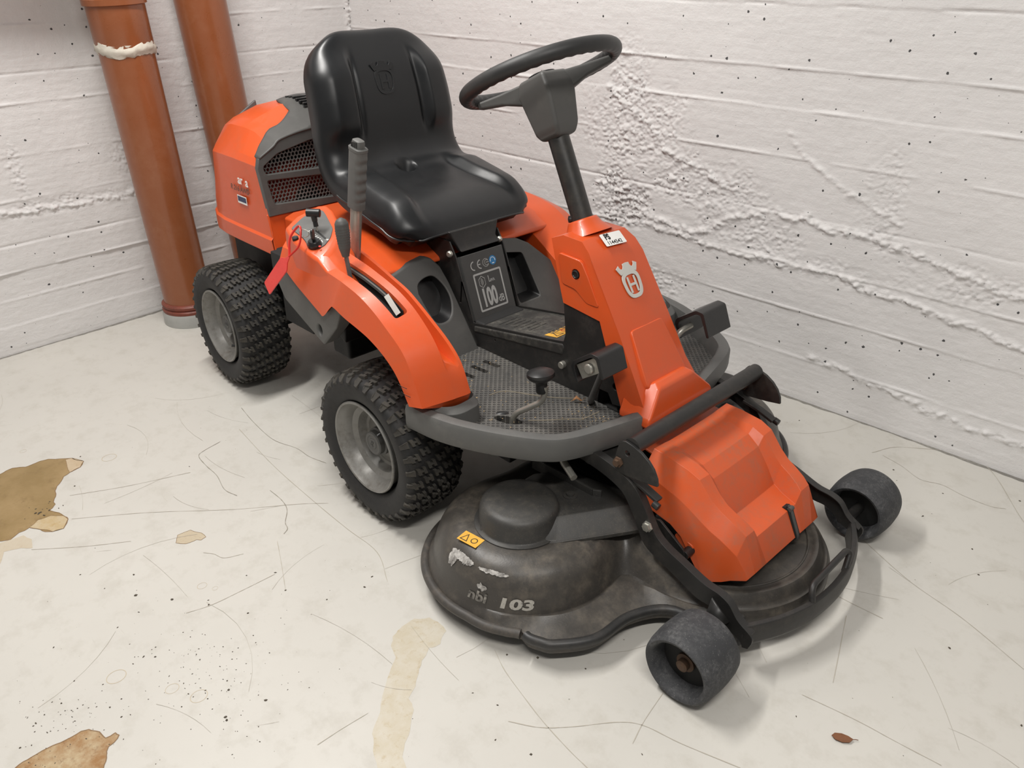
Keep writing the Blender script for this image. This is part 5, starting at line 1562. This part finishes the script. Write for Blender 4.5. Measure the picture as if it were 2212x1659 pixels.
# ---- orange belt cover on the front
def cover_ring(x, wb, zb, wo, zo, wc, zc, wr, zr):
    h = [(wb, zb), (wo, zo), (wc, zc), (wr + .018, zc - .002), (wr, zr), (wr * .5, zr - .001), (0, zr - .001)]
    return [(x, -y, z) for y, z in h] + [(x, y, z) for y, z in h[::-1][1:]]
cs = [(.600, .172, .235, .168, .285, .138, .322, .085, .318), (.640, .180, .205, .172, .275, .140, .320, .088, .312), (.690, .185, .200, .172, .262, .142, .313, .090, .300),
      (.718, .184, .182, .170, .248, .140, .302, .090, .280), (.748, .182, .138, .168, .230, .138, .268, .090, .240), (.770, .180, .108, .165, .216, .136, .250, .090, .205),
      (.795, .176, .104, .162, .205, .134, .237, .088, .193), (.815, .168, .112, .158, .192, .131, .226, .084, .189), (.830, .160, .120, .152, .178, .128, .214, .080, .186)]
rings = [cover_ring(*q_) for q_ in cs]
m = M(); m.loft(rings, False, False)
n = len(rings[0])
lowf = [(.858, y * .93, .130) for x, y, z in rings[-1]]
m.loft([rings[-1], lowf], False, False)
cov = part('belt_cover', m, ORANGE_DUSTY, bevel=.008, seg=3, angle=30, bangle=16, label='scuffed orange plastic cover over the deck drive')
so = cov.modifiers.new('t', 'SOLIDIFY'); so.thickness = .003; so.offset = -1
cov.modifiers.move(1, 0)
cov.modifiers['bevel'].width = .011; cov.modifiers['bevel'].segments = 4
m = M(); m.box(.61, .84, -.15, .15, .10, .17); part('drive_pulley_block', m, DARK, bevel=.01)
# rear shelf of the cover below the lift tube
m = M(); m.loft([[(.520, -.13, .318), (.520, .13, .318), (.520, .13, .312), (.520, -.13, .312)], [(.625, -.135, .302), (.625, .135, .302), (.625, .135, .296), (.625, -.135, .296)]])
obj('cover_shelf', m, ORANGE_DUSTY, cov, bevel=.002)
# strap in its notch at the front
m = M(); m.loft([[(x + .0015, .0455, z), (x + .0015, .0645, z), (x - .006, .0645, z - .003), (x - .006, .0455, z - .003)] for x, z in ((.824, .1935), (.8335, .1865), (.8590, .1335), (.8605, .1275))])
obj('strap_notch', m, DARK, cov)
m = M(); m.loft(bar_path(cr([(.828, .055, .196), (.8365, .055, .185), (.8475, .055, .162), (.8615, .055, .131), (.860, .055, .118)], 14), .009, .003, (1, 0, .2)))
obj('rubber_strap', m, GREY, cov, bevel=.0008)
m = M(); m.tube([(.834, .048, .190), (.834, .062, .190)], .0055, 12); obj('strap_pin', m, GREY, cov)
for s in (-1,):
    m = M(); m.prism(rpoly([(.70, .175), (.708, .186), (.748, .172), (.752, .150), (.742, .142), (.730, .15)], .006), 'xz', s * .176, s * .184); obj('cover_ear', m, ORANGE_DUSTY, cov, bevel=.002)

# ---- bumper bar, handle, rollers
bp = [(.904, -.236, .075), (.922, -.205, .075), (.946, -.155, .075), (.966, -.09, .075), (.974, -.03, .075), (.974, .03, .075), (.966, .09, .075), (.946, .155, .075), (.922, .205, .075), (.904, .236, .075)]
m = M(); pts = cr(bp, 46)
rings = []
for i, p in enumerate(pts):
    t = (Vector(pts[min(i + 1, 45)]) - Vector(pts[max(i - 1, 0)])).normalized(); nv = Vector((t.y, -t.x, 0))
    k_ = abs(p[1]) / .236
    hh = .027
    rings.append([Vector(p) + nv * a_ + Vector((0, 0, b_)) for a_, b_ in ((-.006, -hh), (.004, -hh), (.011, -hh * .5), (.012, hh * .4), (.007, hh), (-.004, hh))])
m.loft(rings)
bum = part('bumper_bar', m, BLACKSTEEL, bevel=.002)
m = M(); m.tube(fillet([(.972, -.078, .092), (.958, -.066, .128), (.957, .085, .130), (.964, .092, .124), (.970, .066, .092)], .018, 6), .0068, 12)
obj('bumper_handle', m, BLACKSTEEL, bum)
rol = None
for s in (-1, 1):
    if rol is None:
        m = M()
        prof_ = [(.018, -.050), (.052, -.046), (.056, -.052), (.064, -.056), (.070, -.052), (.0745, -.038), (.0765, -.015), (.077, 0), (.0765, .015), (.0745, .038), (.070, .052), (.064, .056), (.056, .052), (.052, .046), (.045, .01), (.020, .008), (.0, .008)]
        prof_ = [(.0, -.010), (.020, -.010), (.052, -.014), (.057, -.048), (.060, -.0535), (.066, -.056), (.0715, -.051), (.0745, -.038), (.0765, -.015), (.077, 0), (.0765, .015), (.0745, .038), (.0715, .051), (.066, .056), (.060, .0535), (.057, .048), (.052, .014), (.020, .010), (.0, .010)]
        m.lathe(prof_, (0, 0, 0), (0, 1, 0), 56)
        ro = part('deck_roller', m, ROLLER, angle=50)
        hubs = []
        m = M(); m.lathe([(.0515, .0125), (.0515, .017), (.02, .018), (.0, .018)], (0, 0, 0), (0, -1, 0), 30); m.lathe([(.0515, .0125), (.0515, .017), (.02, .018), (.0, .018)], (0, 0, 0), (0, 1, 0), 30)
        hubs.append(obj('roller_hub', m, DARK, ro))
        m = M(); m.lathe([(.019, .016), (.019, .024), (.012, .025), (.012, .036), (.008, .038), (.0, .038)], (0, 0, 0), (0, -1, 0), 24)
        hubs.append(obj('axle_bolt', m, RUST, ro, angle=25))
        m = M(); m.tube([(0, .0, 0), (0, .07, 0), (.008, .10, .004)], .012, 14)
        hubs.append(obj('roller_axle', m, BLACKSTEEL, ro))
        rol = (ro, hubs)
        ro.location = (.872, -.348, .077)
    else:
        c2 = rol[0].copy(); C.objects.link(c2)
        for h in rol[1]:
            q_ = h.copy(); C.objects.link(q_); q_.parent = c2
        c2.location = (.884, .348, .077); c2.rotation_euler = (0, 0, PI)

# ---- red tag hanging from the ignition key
kt = M()
kp = ig + pn * .028
# split ring
ringp = [kp + Vector((-.016 + .011 * math.cos(a), -.012 + .006 * math.cos(a), .002 + .009 * math.sin(a))) for a in np.linspace(0, 2 * PI, 25)]
kt.tube(ringp, .0011, 8)
keytag = empty('key_tag', (kp.x, kp.y, kp.z))
tag(keytag, 'long red plastic key tag hanging from the ignition key', 'key tag')
def kadd(nm, mm, mat, **k):
    o = obj(nm, mm, mat, keytag, **k); o.matrix_parent_inverse = Matrix.Translation((-kp.x, -kp.y, -kp.z)); return o
kadd('split_ring', kt, ZINC)
m = M()
lo0 = kp + Vector((-.026, -.018, .004)); neck = Vector((-.215, -.487, .632)); tip = Vector((-.300, -.512, .535))
loop = cr([neck, (lo0 + neck) / 2 + Vector((-.010, -.004, .012)), lo0 + Vector((-.010, 0, .008)), lo0 + Vector((.004, .002, .010)), (lo0 + neck) / 2 + Vector((.014, .004, .0)), neck], 26)
m.tube(loop, .0032, 8, squash=(1, .5))
kadd('tag_loop', m, REDP)
m = M(); d = (tip - neck); wv = Vector((.86, -.1, -.52)).normalized(); wv = (wv - d.normalized() * wv.dot(d.normalized())).normalized(); nv = d.normalized().cross(wv)
st_ = [(0, .003), (.12, .007), (.22, .0185), (.27, .0195), (.97, .0185), (1.0, .016)]
m.loft([[neck + d * t + wv * w_ * a_ + nv * .0014 * b_ for a_, b_ in ((-1, -1), (1, -1), (1, 1), (-1, 1))] for t, w_ in st_])
kadd('tag_blade', m, REDP, bevel=.001)
